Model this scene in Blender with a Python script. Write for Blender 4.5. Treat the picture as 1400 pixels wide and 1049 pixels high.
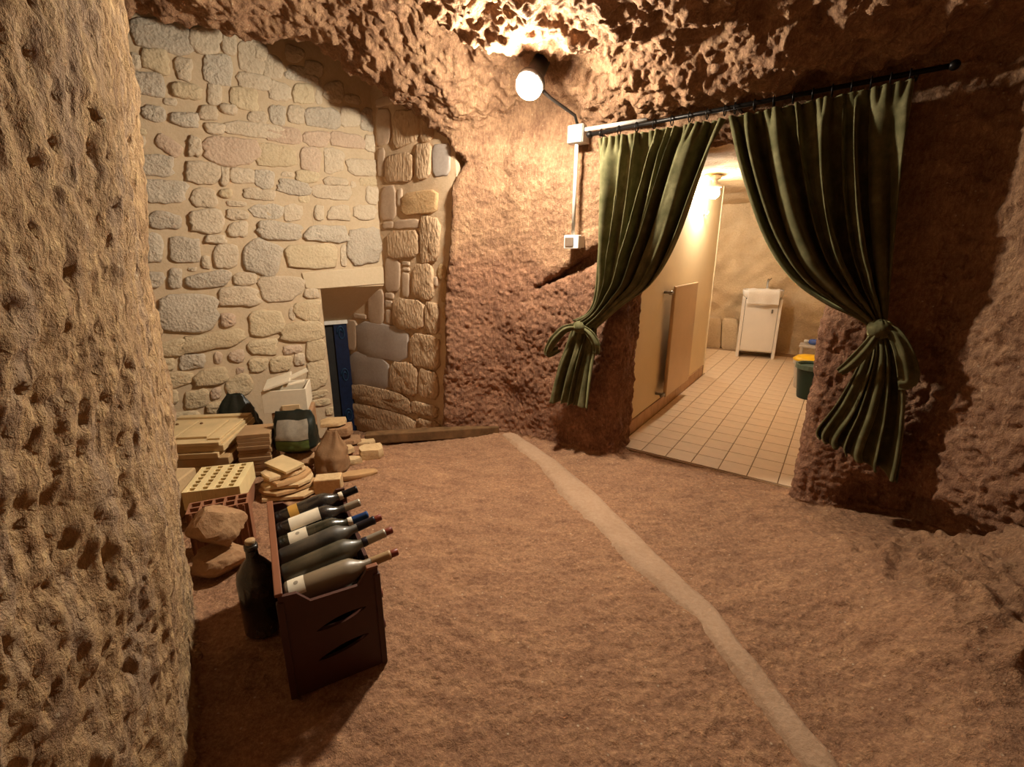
import bpy, bmesh, math, random
import numpy as np
from mathutils import Vector, Matrix, noise as mnoise

for o in list(bpy.data.objects):
    bpy.data.objects.remove(o)
SC = bpy.context.scene
COL = SC.collection
random.seed(7)
RNG = np.random.default_rng(11)

# ------------------------------------------------------------------ camera
FPX, HC, PITCH, CX, CY = 642.0, 1.4, math.radians(15.7), 700.0, 524.5
cam_d = bpy.data.cameras.new('camera')
cam_d.sensor_fit = 'HORIZONTAL'
cam_d.sensor_width = 36.0
cam_d.lens = 36.0 * FPX / 1400.0
cam_d.clip_start = 0.02
cam = bpy.data.objects.new('camera', cam_d)
COL.objects.link(cam)
cam.location = (0, 0, HC)
cam.rotation_euler = (math.radians(90) - PITCH, 0, 0)
SC.camera = cam

# ------------------------------------------------------------------ world and exposure
w = bpy.data.worlds.new('world')
SC.world = w
w.use_nodes = True
w.node_tree.nodes['Background'].inputs[0].default_value = (1.0, 0.75, 0.5, 1)
w.node_tree.nodes['Background'].inputs[1].default_value = 0.02
SC.view_settings.view_transform = 'Standard'
SC.view_settings.look = 'None'
SC.view_settings.gamma = 1.0
SC.view_settings.use_curve_mapping = False
SC.view_settings.exposure = 0.4
LAMP_POWER = 1220.0        # emission of the bare bulb over the cave wall
LAMP_COLOR = (1.0, 0.92, 0.76)
BATH_POWER = 800.0
BATH_COLOR = (1.0, 0.93, 0.78)

# ------------------------------------------------------------------ pixel -> place helpers
def ray(u, v):
    x = (u - CX) / FPX
    y = -(v - CY) / FPX
    return np.array([x, math.cos(PITCH) + y * math.sin(PITCH), -math.sin(PITCH) + y * math.cos(PITCH)])
CAM = np.array([0, 0, HC])
def G(u, v, z=0.0):                      # point on the level z
    d = ray(u, v)
    return CAM + (z - HC) / d[2] * d
def PLN(u, v, p, n):                     # point on a vertical plane
    d = ray(u, v)
    return CAM + (p[0] * n[0] + p[1] * n[1]) / (d[0] * n[0] + d[1] * n[1]) * d
def YAT(u, v, Y):
    d = ray(u, v)
    return CAM + Y / d[1] * d
def pix(p):
    q = np.asarray(p, float) - CAM
    f = q[1] * math.cos(PITCH) - q[2] * math.sin(PITCH)
    up = q[1] * math.sin(PITCH) + q[2] * math.cos(PITCH)
    return CX + FPX * q[0] / f, CY - FPX * up / f
# frame of the doorway: e1 along the threshold, e2 into the bathroom
B0 = np.array([.897, 3.253]); E1 = np.array([.82, -.572]); E2 = np.array([.572, .82])
def BP(a, b, z=0.0):
    q = B0 + a * E1 + b * E2
    return np.array([q[0], q[1], z])
def EP(u, v, d):                         # pixel onto the plane e2 = d
    return PLN(u, v, B0 + d * E2, E2)
def AP(u, v, a):                         # pixel onto the plane e1 = a
    return PLN(u, v, B0 + a * E1, E1)
ANG = math.atan2(E1[1], E1[0])
# masonry planes
ASH = -.50
RC = EP(525, 390, ASH)[:2]               # corner of rubble wall and dressed-stone wall
RD = np.array([-.855, -.518]); RD = RD / np.linalg.norm(RD)
RN = np.array([.518, -.855]); RN = RN / np.linalg.norm(RN)
def RP(s, z, off=0.0):
    q = RC + s * RD + off * RN
    return np.array([q[0], q[1], z])

# ------------------------------------------------------------------ numpy noise
_PERM = RNG.permutation(256).astype(np.int64)
_PERM = np.concatenate([_PERM, _PERM, _PERM])
_GR = RNG.normal(size=(256, 3)); _GR /= np.linalg.norm(_GR, axis=1)[:, None]
_GR = _GR.astype(np.float32)
def perlin(p):
    out = np.empty(len(p), np.float32)
    for a in range(0, len(p), 400000):
        q = p[a:a + 400000]
        i = np.floor(q).astype(np.int64)
        f = (q - i).astype(np.float32)
        i &= 255
        u = f * f * f * (f * (f * 6 - 15) + 10)
        def g(dx, dy, dz):
            h = _PERM[_PERM[_PERM[i[:, 0] + dx] + i[:, 1] + dy] + i[:, 2] + dz]
            gr = _GR[h]
            return gr[:, 0] * (f[:, 0] - dx) + gr[:, 1] * (f[:, 1] - dy) + gr[:, 2] * (f[:, 2] - dz)
        def L(s, t, k): return s + (t - s) * k
        x0 = L(L(g(0, 0, 0), g(1, 0, 0), u[:, 0]), L(g(0, 1, 0), g(1, 1, 0), u[:, 0]), u[:, 1])
        x1 = L(L(g(0, 0, 1), g(1, 0, 1), u[:, 0]), L(g(0, 1, 1), g(1, 1, 1), u[:, 0]), u[:, 1])
        out[a:a + 400000] = L(x0, x1, u[:, 2])
    return out * 1.5
def sstep(a, b, x):
    t = np.clip((x - a) / (b - a), 0, 1)
    return t * t * (3 - 2 * t)
def smax(a, b, k):
    h = np.clip(.5 + .5 * (a - b) / k, 0, 1)
    return b + (a - b) * h + k * h * (1 - h)
def smin(a, b, k):
    return -smax(-a, -b, k)

# ------------------------------------------------------------------ materials
def newmat(name):
    m = bpy.data.materials.new(name)
    m.use_nodes = True
    nt = m.node_tree
    return m, nt, nt.nodes['Principled BSDF']
def N(nt, t, **kw):
    n = nt.nodes.new(t)
    for k, v in kw.items():
        if k in ('inp',):
            for a, b in v.items():
                n.inputs[a].default_value = b
        else:
            setattr(n, k, v)
    return n
def rgb(h):
    h = h.lstrip('#')
    c = [int(h[i:i + 2], 16) / 255 for i in (0, 2, 4)]
    return tuple(x / 12.92 if x <= .04045 else ((x + .055) / 1.055) ** 2.4 for x in c) + (1,)
def ramp(nt, stops, fac):
    r = nt.nodes.new('ShaderNodeValToRGB')
    el = r.color_ramp.elements
    while len(el) < len(stops): el.new(.5)
    for e, (p, c) in zip(el, stops):
        e.position = p; e.color = c
    nt.links.new(fac, r.inputs[0])
    return r.outputs[0]
def mix(nt, fac, a, b, mode='MIX'):
    n = nt.nodes.new('ShaderNodeMix'); n.data_type = 'RGBA'; n.blend_type = mode
    for s, v in ((n.inputs[0], fac), (n.inputs[6], a), (n.inputs[7], b)):
        if hasattr(v, 'is_linked'): nt.links.new(v, s)
        else: s.default_value = v
    return n.outputs[2]
def mth(nt, op, a, b=0.0, c=None):
    n = nt.nodes.new('ShaderNodeMath'); n.operation = op
    for s, v in zip(n.inputs, (a, b, c)):
        if v is None: continue
        if hasattr(v, 'is_linked'): nt.links.new(v, s)
        else: s.default_value = v
    return n.outputs[0]
def tex(nt, kind, scale, detail=4, rough=.6, vec=None, out=0, **kw):
    n = nt.nodes.new('ShaderNodeTexNoise' if kind == 'noise' else 'ShaderNodeTexVoronoi')
    n.inputs['Scale'].default_value = scale
    if kind == 'noise':
        n.inputs['Detail'].default_value = detail
        n.inputs['Roughness'].default_value = rough
    for k, v in kw.items(): setattr(n, k, v)
    if vec is not None: nt.links.new(vec, n.inputs['Vector'])
    return n.outputs[out]
def objco(nt, scale=(1, 1, 1), world=False):
    if world:
        g = nt.nodes.new('ShaderNodeNewGeometry'); o = g.outputs['Position']
    else:
        g = nt.nodes.new('ShaderNodeTexCoord'); o = g.outputs['Object']
    mp = nt.nodes.new('ShaderNodeMapping'); mp.inputs['Scale'].default_value = scale
    nt.links.new(o, mp.inputs[0])
    return mp.outputs[0]
def bump(nt, bsdf, h, strength, dist):
    b = nt.nodes.new('ShaderNodeBump')
    b.inputs['Strength'].default_value = strength
    b.inputs['Distance'].default_value = dist
    nt.links.new(h, b.inputs['Height'])
    nt.links.new(b.outputs[0], bsdf.inputs['Normal'])
def setc(nt, bsdf, c):
    if hasattr(c, 'is_linked'): nt.links.new(c, bsdf.inputs['Base Color'])
    else: bsdf.inputs['Base Color'].default_value = c
def plain(name, color, rough=.7, metal=0.0, vary=.12, scale=18, bumpd=0.0, spec=.3, bscale=60):
    m, nt, b = newmat(name)
    v = objco(nt)
    f = tex(nt, 'noise', scale, 4, .6, v)
    c0 = tuple(max(0, x * (1 - vary)) for x in color[:3]) + (1,)
    c1 = tuple(min(1, x * (1 + vary)) for x in color[:3]) + (1,)
    setc(nt, b, ramp(nt, [(.3, c0), (.7, c1)], f))
    b.inputs['Roughness'].default_value = rough
    b.inputs['Metallic'].default_value = metal
    b.inputs['Specular IOR Level'].default_value = spec
    if bumpd: bump(nt, b, tex(nt, 'noise', bscale, 5, .6, v), .6, bumpd)
    return m
def stone_mat(name, cols, scale=6, bumpd=.009, pit=.5, rough=.9, streak=(1, 1, 1)):
    m, nt, b = newmat(name)
    v = objco(nt, world=True)
    oi = nt.nodes.new('ShaderNodeObjectInfo')
    f = tex(nt, 'noise', scale, 6, .65, v)
    c = ramp(nt, [(.25, cols[0]), (.5, cols[1]), (.75, cols[2])], f)
    hv = mix(nt, .35, c, ramp(nt, [(0, cols[0]), (.5, cols[1]), (1, cols[2])], oi.outputs['Random']))
    vs = objco(nt, streak, world=True)
    f2 = tex(nt, 'noise', 45, 5, .7, vs)
    hv = mix(nt, .35, hv, ramp(nt, [(.3, cols[0]), (.7, cols[2])], f2))
    setc(nt, b, hv)
    b.inputs['Roughness'].default_value = rough
    b.inputs['Specular IOR Level'].default_value = .15
    vo = tex(nt, 'voronoi', 55, vec=vs)
    h = mth(nt, 'MULTIPLY_ADD', vo, pit, f2)
    bump(nt, b, h, .9, bumpd)
    return m

def cave_material():
    m, nt, b = newmat('cave_rock')
    at = N(nt, 'ShaderNodeAttribute', attribute_name='zone')
    sep = nt.nodes.new('ShaderNodeSeparateColor'); nt.links.new(at.outputs['Color'], sep.inputs[0])
    zfloor, zpillar, zred = sep.outputs[0], sep.outputs[1], sep.outputs[2]
    v = objco(nt, world=True)
    vz = objco(nt, (1, 1, .32), world=True)
    big = tex(nt, 'noise', 1.6, 5, .6, v)
    med = tex(nt, 'noise', 7, 6, .65, v)
    fine = tex(nt, 'noise', 38, 6, .7, v)
    wall = ramp(nt, [(.28, rgb('7c573f')), (.5, rgb('a07a58')), (.72, rgb('b6926c'))], med)  # lamp falloff evened out in the colour: wall tone darker, floor tone lighter
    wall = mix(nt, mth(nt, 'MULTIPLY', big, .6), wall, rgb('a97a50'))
    pil = ramp(nt, [(.3, rgb('97795f')), (.48, rgb('c2a070')), (.62, rgb('b29880')), (.8, rgb('dcbc84'))], tex(nt, 'noise', 9, 6, .7, vz))
    flo = ramp(nt, [(.25, rgb('7a5034')), (.5, rgb('ad7c50')), (.75, rgb('c99a66'))], tex(nt, 'noise', 5, 8, .72, objco(nt, (1, 2.2, 1), world=True)))
    flo = mix(nt, mth(nt, 'MULTIPLY', big, .9), flo, rgb('926a4e'))
    red = ramp(nt, [(.3, rgb('7d4f38')), (.7, rgb('a87250'))], med)
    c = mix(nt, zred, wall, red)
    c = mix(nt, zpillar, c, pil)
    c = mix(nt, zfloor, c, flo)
    grain = tex(nt, 'noise', 85, 5, .75, vz)
    c = mix(nt, .6, c, ramp(nt, [(.25, rgb('5a4232')), (.5, rgb('9c8064')), (.78, rgb('e2c69c'))], fine), 'SOFT_LIGHT')
    c = mix(nt, .6, c, ramp(nt, [(.3, rgb('4a382c')), (.5, rgb('948270')), (.7, rgb('e6d2b4'))], grain), 'SOFT_LIGHT')
    # small dark weathering pits and pale chips
    pv = tex(nt, 'voronoi', 26, vec=vz)
    chips = tex(nt, 'voronoi', 21, vec=v)
    c = mix(nt, mth(nt, 'MULTIPLY', ramp(nt, [(.05, (1, 1, 1, 1)), (.1, (0, 0, 0, 1))], chips), .35), c, rgb('d8c09a'))
    hs = nt.nodes.new('ShaderNodeHueSaturation'); hs.inputs['Hue'].default_value = .510; hs.inputs['Saturation'].default_value = .80; hs.inputs['Value'].default_value = 1.2
    nt.links.new(c, hs.inputs['Color']); c = hs.outputs[0]
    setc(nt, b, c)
    b.inputs['Roughness'].default_value = .92
    b.inputs['Specular IOR Level'].default_value = .12
    pits = ramp(nt, [(.0, (0, 0, 0, 1)), (.32, (1, 1, 1, 1))], pv)
    soft = mth(nt, 'MULTIPLY_ADD', zfloor, -.35, 1.0)
    h = mth(nt, 'MULTIPLY_ADD', mth(nt, 'MULTIPLY', pits, zpillar), .8, mth(nt, 'MULTIPLY', fine, 1.0))
    h = mth(nt, 'ADD', h, mth(nt, 'MULTIPLY', tex(nt, 'noise', 16, 6, .7, vz), 1.2))
    h = mth(nt, 'ADD', h, mth(nt, 'MULTIPLY', tex(nt, 'voronoi', 24, vec=v), .55))
    h = mth(nt, 'ADD', h, mth(nt, 'MULTIPLY', tex(nt, 'noise', 110, 4, .7, v), .5))
    h = mth(nt, 'MULTIPLY', h, soft)
    bump(nt, b, h, 1.0, .018)
    return m

M = {}
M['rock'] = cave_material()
M['rubble'] = stone_mat('rubble_stone', [rgb('b39d82'), rgb('cbb69a'), rgb('dac8ae')])
M['rubble_yellow'] = stone_mat('rubble_stone_yellow', [rgb('b49c7a'), rgb('ccb592'), rgb('dac6a4')])
M['rubble_grey'] = stone_mat('rubble_stone_grey', [rgb('ab9a86'), rgb('c4b39c'), rgb('d5c6b0')], bumpd=.013)
M['rubble_red'] = stone_mat('rubble_stone_red', [rgb('b0937a'), rgb('c8ac92'), rgb('d4bca2')])
M['mortar'] = stone_mat('lime_mortar', [rgb('b29878'), rgb('c2aa8a'), rgb('ccb698')], scale=3, bumpd=.003, pit=.2)
M['ash_rough'] = stone_mat('tooled_stone', [rgb('a08061'), rgb('c2a07c'), rgb('d6b896')], bumpd=.012, pit=.9, streak=(1, 1, .45))
M['ash_smooth'] = stone_mat('dressed_stone', [rgb('ad927a'), rgb('c2a78c'), rgb('cfb79c')], bumpd=.002, pit=.2)
M['ash_grey'] = stone_mat('grey_stone', [rgb('94857a'), rgb('aa9b8f'), rgb('b9aa9c')], bumpd=.0015, pit=.1)
M['ash_yellow'] = stone_mat('ochre_stone', [rgb('a8845a'), rgb('c09c70'), rgb('ceae84')], bumpd=.006)
M['mortar2'] = stone_mat('warm_mortar', [rgb('b09372'), rgb('c6a987'), rgb('d3b898')], scale=4, bumpd=.004, pit=.2)
M['lintel'] = stone_mat('lintel_plaster', [rgb('c2ab8a'), rgb('d0ba9a'), rgb('d8c4a6')], scale=3, bumpd=.0015, pit=.1)
M['path'] = stone_mat('channel_cement', [rgb('8a6a50'), rgb('a58468'), rgb('b6967a')], scale=5, bumpd=.006, pit=.3)

# ------------------------------------------------------------------ mesh helpers
def add_mesh(name, verts, faces, mat=None, parent=None, smooth=False, loc=None):
    me = bpy.data.meshes.new(name)
    verts = np.asarray(verts, float)
    if loc is not None: verts = verts - np.asarray(loc)
    me.from_pydata([tuple(v) for v in verts], [], [tuple(int(i) for i in f) for f in faces])
    if mat is not None: me.materials.append(mat)
    if smooth: me.polygons.foreach_set('use_smooth', [True] * len(me.polygons))
    me.update()
    o = bpy.data.objects.new(name, me)
    COL.objects.link(o)
    if parent is not None: o.parent = parent
    elif loc is not None: o.location = loc
    return o
def tag(o, label=None, cat=None, group=None, kind=None):
    if label: o['label'] = label
    if cat: o['category'] = cat
    if group: o['group'] = group
    if kind: o['kind'] = kind
    return o
def thing(name, label, cat, loc=(0, 0, 0), rz=0.0, group=None):
    o = bpy.data.objects.new(name, None)
    COL.objects.link(o)
    o.empty_display_size = .05
    o.location = loc
    o.rotation_euler = (0, 0, rz)
    return tag(o, label, cat, group)
class MB:
    def __init__(s): s.v = []; s.f = []
    def add(s, v, f):
        n = len(s.v)
        s.v += [tuple(x) for x in v]
        s.f += [tuple(i + n for i in q) for q in f]
        return s
    def box(s, c, size, rot=None, bev=0.0, taper=1.0):
        bm = bmesh.new()
        bmesh.ops.create_cube(bm, size=1)
        for v in bm.verts:
            k = taper if v.co.z > 0 else 1
            v.co = Vector((v.co.x * size[0] * k, v.co.y * size[1] * k, v.co.z * size[2]))
        if bev:
            bmesh.ops.bevel(bm, geom=bm.edges[:], offset=bev, segments=2, affect='EDGES', profile=.5)
        R = Matrix.Identity(3)
        if rot is not None: R = rot if isinstance(rot, Matrix) else Matrix.Rotation(rot, 3, 'Z')
        bm.verts.index_update()
        s.add([(R @ v.co) + Vector(c) for v in bm.verts], [[v.index for v in f.verts] for f in bm.faces])
        bm.free()
        return s
    def tube(s, pts, r, n=8, cap=True):
        pts = [Vector(p) for p in pts]
        rs = r if hasattr(r, '__len__') else [r] * len(pts)
        rings = []
        up = Vector((0, 0, 1))
        d0 = (pts[1] - pts[0]).normalized()
        a = d0.cross(up)
        if a.length < .1: a = d0.cross(Vector((1, 0, 0)))
        a.normalize()
        for i, p in enumerate(pts):
            d = (pts[min(i + 1, len(pts) - 1)] - pts[max(i - 1, 0)]).normalized()
            a = (a - d * a.dot(d)).normalized()
            b = d.cross(a)
            rings.append([p + rs[i] * (a * math.cos(2 * math.pi * k / n) + b * math.sin(2 * math.pi * k / n)) for k in range(n)])
        v = [q for rg in rings for q in rg]
        f = [(i * n + k, i * n + (k + 1) % n, (i + 1) * n + (k + 1) % n, (i + 1) * n + k) for i in range(len(pts) - 1) for k in range(n)]
        if cap:
            f.append(tuple(range(n))[::-1]); f.append(tuple((len(pts) - 1) * n + k for k in range(n)))
        return s.add(v, f)
    def lathe(s, prof, n=20, M4=None):
        v = []; f = []
        for r, z in prof:
            for k in range(n):
                t = 2 * math.pi * k / n
                v.append(Vector((r * math.cos(t), r * math.sin(t), z)))
        for i in range(len(prof) - 1):
            for k in range(n):
                f.append((i * n + k, i * n + (k + 1) % n, (i + 1) * n + (k + 1) % n, (i + 1) * n + k))
        f.append(tuple(range(n))[::-1]); f.append(tuple((len(prof) - 1) * n + k for k in range(n)))
        if M4 is not None: v = [M4 @ q for q in v]
        return s.add(v, f)
    def build(s, name, mat, parent=None, smooth=False, loc=None):
        return add_mesh(name, s.v, s.f, mat, parent, smooth, loc)
def autosmooth(o, ang=40):
    me = o.data
    me.polygons.foreach_set('use_smooth', [True] * len(me.polygons))
    bm = bmesh.new(); bm.from_mesh(me)
    for e in bm.edges:
        if len(e.link_faces) == 2 and e.calc_face_angle(0) > math.radians(ang): e.smooth = False
    bm.to_mesh(me); bm.free()
    return o

# ------------------------------------------------------------------ the cave: a rock field and its surface
def kreg(cps, x, y, sig):
    num = np.zeros_like(x); den = np.zeros_like(x) + 1e-9
    for (a, b, c) in cps:
        wt = np.exp(-((x - a) ** 2 + (y - b) ** 2) / (2 * sig * sig)) + 1e-7 / (.05 + (x - a) ** 2 + (y - b) ** 2)
        num += wt * c; den += wt
    return num / den
CEIL = [(.53, 3.17, 2.14), (.83, 2.95, 2.15), (1.14, 2.74, 2.17), (1.45, 2.53, 2.18), (1.73, 2.33, 2.20), (1.95, 2.1, 2.22),
        (-2.05, 2.99, 2.68), (-1.86, 3.1, 2.66), (-1.61, 3.25, 2.63), (-1.37, 3.4, 2.66), (-1.12, 3.5, 2.66), (-.86, 3.5, 2.5),
        (-.68, 3.5, 2.34), (-.49, 3.5, 2.2), (-.3, 3.5, 2.12), (.0, 3.4, 2.36), (.1, 3.15, 2.42), (.09, 2.85, 2.38), (.3, 2.7, 2.38),
        (0, 2.5, 2.46), (-.6, 3.0, 2.74), (-.3,3.1,2.62), (-1, 2.3, 2.76), (-1,2.9,2.78), (.7, 2.3, 2.34), (1.1, 1.9, 2.35), (1.6, 1.7, 2.36), (-1.3, 1.5, 2.6), (-1.6, 2.4, 2.74),
        (0, 1.5, 2.55), (0, .3, 2.6), (2, .5, 2.5), (2.2, 1.5, 2.4), (0, -1, 2.6), (-2.5, 2, 2.75), (-2.6, 2.7, 2.75), (1.5, -.8, 2.5), (-1, -.5, 2.6)]
FLOOR = [(0, 3.4, 0), (-.3, 3.3, 0), (-.6, 3.3, -.01), (.9, 3.2, 0), (.9, 2.8, 0), (1.3, 2.9, 0), (1.72, 2.65, 0), (1.3, 2.4, 0), (1.5, 2.1, .02), (0, 2.6, 0), (0, 2, 0), (0, 1, 0), (.6, 1, 0), (1, 1.3, .02), (1, 2, 0), (.5, 1.5, 0), (.5, 2.3, 0),
         (-.55, 1.3, .05), (-.85, 1.0, .04), (-.9, 1.6, .05), (-.5, 2.2, .01), (-1, 2.4, .03), (-.9, 2.9, .02), (-1.1, 2.7, .03), (-1.5, 1.9, .03), (-2, 2.4, .04), (-1.5, 3.1, .05), (-2.2, 2.9, .08),
         (-1.6, 4.2, -.3), (-1.3, 3.95, -.27), (-1.25, 3.6, -.05), (-.7, 3.65, -.08), (0, -1, 0), (1, 0, 0), (-.5, .3, 0),
         (1.84, 2.25, .05), (1.72, 1.74, .17), (1.86, 1.5, .42), (1.65, 1.25, .33), (1.45, .95, .16), (1.45, 1.6, .12), (2.15, 1.3, .5), (1.98, 1.95, .02), (2.1, 1.75, .2), (2.2, .6, .5), (1.9, -.6, .3)]
def zfloor(x, y):
    x = np.asarray(x, float); y = np.asarray(y, float)
    return kreg(FLOOR, x, y, .20)
def zf(x, y): return float(zfloor(np.array([x]), np.array([y]))[0])
def seg_poly(px, py, poly):
    """signed distance to a closed polygon, negative inside"""
    d = np.full(px.shape, 1e9, np.float32); ins = np.zeros(px.shape, bool)
    n = len(poly)
    for i in range(n):
        ax, ay = poly[i]; bx, by = poly[(i + 1) % n]
        ex, ey = bx - ax, by - ay
        t = np.clip(((px - ax) * ex + (py - ay) * ey) / (ex * ex + ey * ey), 0, 1)
        d = np.minimum(d, np.hypot(px - ax - t * ex, py - ay - t * ey))
        c = ((ay > py) != (by > py)) & (px < (bx - ax) * (py - ay) / ((by - ay) if by != ay else 1e-9) + ax)
        ins ^= c
    return np.where(ins, -d, d)
E28 = lambda a, b=-.28: tuple(BP(a, b)[:2])
VOID = [(-3.05, -1.25), (-3.05, 4.95), (-1.2, 4.95), (-1.05, 4.3), (-1.0, 3.50), (-.5, 3.49), (-.06, 3.50), E28(-.42), E28(.5), E28(1.1), E28(1.55),
        (2.01, 1.98), (2.03, 1.72), (2.36, 1.2), (2.55, 0), (2.3, -1.25)]
PILLAR = [(-.8, -1.6), (-.78, .3), (-.86, .95), (-1.05, 1.25), (-1.22, 1.50), (-1.45, 1.64), (-1.75, 1.68), (-3.6, 1.85), (-3.6, -1.6)]
LIPC = [(-3.4, 2.3), (-2.05, 2.99), (-1.61, 3.26), (-1.37, 3.4), (-1.07, 3.58), (-.86, 3.52), (-.66, 3.52), (-.5, 3.6), (-.42, 4.2), (3, 4.2), (3, -2), (-3.4, -2)]

def cave():
    h = .036
    x0, x1, y0, y1, z0, z1 = -2.75, 2.75, -1.45, 4.7, -.5, 3.1
    xs = np.arange(x0, x1, h); ys = np.arange(y0, y1, h); zs = np.arange(z0, z1, h)
    X, Y = np.meshgrid(xs, ys, indexing='ij')
    X3, Y3, Z3 = np.meshgrid(xs, ys, zs, indexing='ij')
    P = np.stack([X3.ravel(), Y3.ravel(), Z3.ravel()], 1).astype(np.float32)
    big = (perlin(P * 1.7 + 3.1) * .055 + perlin(P * 4.3 + 9.7) * .028).reshape(X3.shape)
    wob = (perlin(P * 9.1 + 1.7) * .014).reshape(X3.shape)
    del P
    A2 = (X - B0[0]) * E1[0] + (Y - B0[1]) * E1[1]; B2 = (X - B0[0]) * E2[0] + (Y - B0[1]) * E2[1]
    dip = .14 * sstep(-.075, -.03, B2) * (A2 > -.2) * sstep(1.25, 1.12, A2)
    dip = np.maximum(dip, .14 * (B2 > .12) * (A2 > -.3))
    fl = (zfloor(X, Y) - dip)[:, :, None] - Z3 + big * .25
    cl = Z3 - kreg(CEIL, X, Y, .2)[:, :, None] + big * 1.3 + wob
    lip = -seg_poly(X, Y, LIPC)[:, :, None] + big * .6 + wob
    cl = smin(cl, lip, .05)
    wl = seg_poly(X, Y, VOID)[:, :, None] + big * .6 + wob * .6
    # low undercut behind the rock bench and a slanting crack left of the curtain
    wl = wl - .10 * sstep(.3, .2, Z3) * sstep(1.75, 1.95, X3) * sstep(1.2, 1.5, Y3)
    # rock edge against the dressed stone leans with height
    lean = X3 - (np.interp(Z3, [0, 1.85, 2.0, 2.22, 2.35, 2.5], [-.55, -.42, -.32, -.49, -.68, -.9]) + big * .4)
    wl = np.where((Y3 > 3.2) & (X3 < .2), smin(wl, np.maximum(lean, 3.0 - Y3), .03), wl)
    A = (X3 - B0[0]) * E1[0] + (Y3 - B0[1]) * E1[1]
    Bd = (X3 - B0[0]) * E2[0] + (Y3 - B0[1]) * E2[1]
    # doorway
    top = 1.98 + .05 * np.sin(A * 3)
    ra = 1.06 + .16 * sstep(1.1, 1.5, Z3)
    hole = np.maximum(np.maximum(-.03 - A, A - ra), Z3 - top)
    hole = np.maximum(hole, -.9 - Bd)
    hole = np.maximum(hole, -.06 - Z3) + big * .45 + wob
    wl = smin(wl, hole, .05)
    wl = np.minimum(wl, np.maximum(.06 - Bd, np.maximum(-.21 - A, -.2 - Z3)))       # bathroom side
    # crack: a wedge cut into the wall, from (725,400) up to (815,345)
    a0, a1 = EP(728, 398, -.3), EP(818, 345, -.3)
    aa0 = (a0[:2] - B0) @ E1; aa1 = (a1[:2] - B0) @ E1
    t = (A - aa0) / (aa1 - aa0)
    zc = a0[2] + (a1[2] - a0[2]) * t
    cr = np.maximum(np.abs(Z3 - zc) - (.012 + .045 * np.clip(t, 0, 1)), np.maximum(aa0 - A, A - aa1 - .02))
    cr = np.maximum(cr, np.maximum(Bd + .16, -.7 - Bd)) + wob
    wl = smin(wl, cr, .02)
    pl = seg_poly(X3 - .083 * Z3, Y3, PILLAR)
    pl = -pl + big * .5 + wob * .8
    be = 1 - np.sqrt(((X3 - 2.02) / .46) ** 2 + ((Y3 - 1.34) / .36) ** 2 + ((Z3 - .02) / .42) ** 2)
    be2 = 1 - np.sqrt(((X3 - 1.62) / .34) ** 2 + ((Y3 - 1.22) / .30) ** 2 + ((Z3 - .0) / .22) ** 2)
    fl = smax(smax(fl, be * .38 + big * .7 + wob, .05), be2 * .22 + big * .5 + wob, .08)
    F = smax(smax(fl, wl, .06), cl, .07)
    F = smax(F, pl, .05)
    F = F.astype(np.float32)
    # doorway floor stays clear above the tiles
    for ax in range(3):                       # upsample x2
        n = F.shape[ax]
        a = np.take(F, range(n - 1), ax); b = np.take(F, range(1, n), ax)
        sh = list(F.shape); sh[ax] = 2 * n - 1
        Gd = np.empty(sh, np.float32)
        sl = [slice(None)] * 3
        sl[ax] = slice(0, None, 2); Gd[tuple(sl)] = F
        sl[ax] = slice(1, None, 2); Gd[tuple(sl)] = (a + b) * .5
        F = Gd
    h *= .5
    V, Q = surface_nets(F, (x0, y0, z0), h)
    return V, Q

def surface_nets(F, org, h):
    S = F > 0
    nx, ny, nz = F.shape
    c8 = [(i, j, k) for i in (0, 1) for j in (0, 1) for k in (0, 1)]
    allp = np.ones((nx - 1, ny - 1, nz - 1), bool); anyp = np.zeros_like(allp)
    for i, j, k in c8:
        s = S[i:nx - 1 + i, j:ny - 1 + j, k:nz - 1 + k]
        allp &= s; anyp |= s
    act = anyp & ~allp
    I, J, K = np.nonzero(act)
    vals = {c: F[I + c[0], J + c[1], K + c[2]] for c in c8}
    acc = np.zeros((len(I), 3), np.float32); cnt = np.zeros(len(I), np.float32)
    for a in c8:
        for ax in range(3):
            if a[ax]: continue
            b = list(a); b[ax] = 1; b = tuple(b)
            va, vb = vals[a], vals[b]
            m = (va > 0) != (vb > 0)
            t = np.where(m, va / np.where(m, va - vb, 1), 0)
            p = np.tile(np.array(a, np.float32), (len(I), 1)); p[:, ax] = t
            acc[m] += p[m]; cnt[m] += 1
    V = (np.stack([I, J, K], 1) + acc / cnt[:, None]) * h + np.array(org)
    idx = np.full(act.shape, -1, np.int32); idx[I, J, K] = np.arange(len(I))
    Q = []
    for ax in range(3):
        o1, o2 = [(1, 2), (2, 0), (0, 1)][ax]
        sa = [slice(None)] * 3; sb = [slice(None)] * 3
        sa[ax] = slice(0, -1); sb[ax] = slice(1, None)
        ch = S[tuple(sa)] != S[tuple(sb)]
        e = np.array(np.nonzero(ch)).T
        ok = (e[:, o1] > 0) & (e[:, o2] > 0) & (e[:, o1] < F.shape[o1] - 1) & (e[:, o2] < F.shape[o2] - 1)
        e = e[ok]
        def cell(d1, d2):
            q = e.copy(); q[:, o1] -= d1; q[:, o2] -= d2
            return idx[q[:, 0], q[:, 1], q[:, 2]]
        quad = np.stack([cell(1, 1), cell(0, 1), cell(0, 0), cell(1, 0)], 1)
        pos = S[e[:, 0], e[:, 1], e[:, 2]]
        quad[~pos] = quad[~pos][:, ::-1]
        Q.append(quad)
    return V, np.concatenate(Q)

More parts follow.
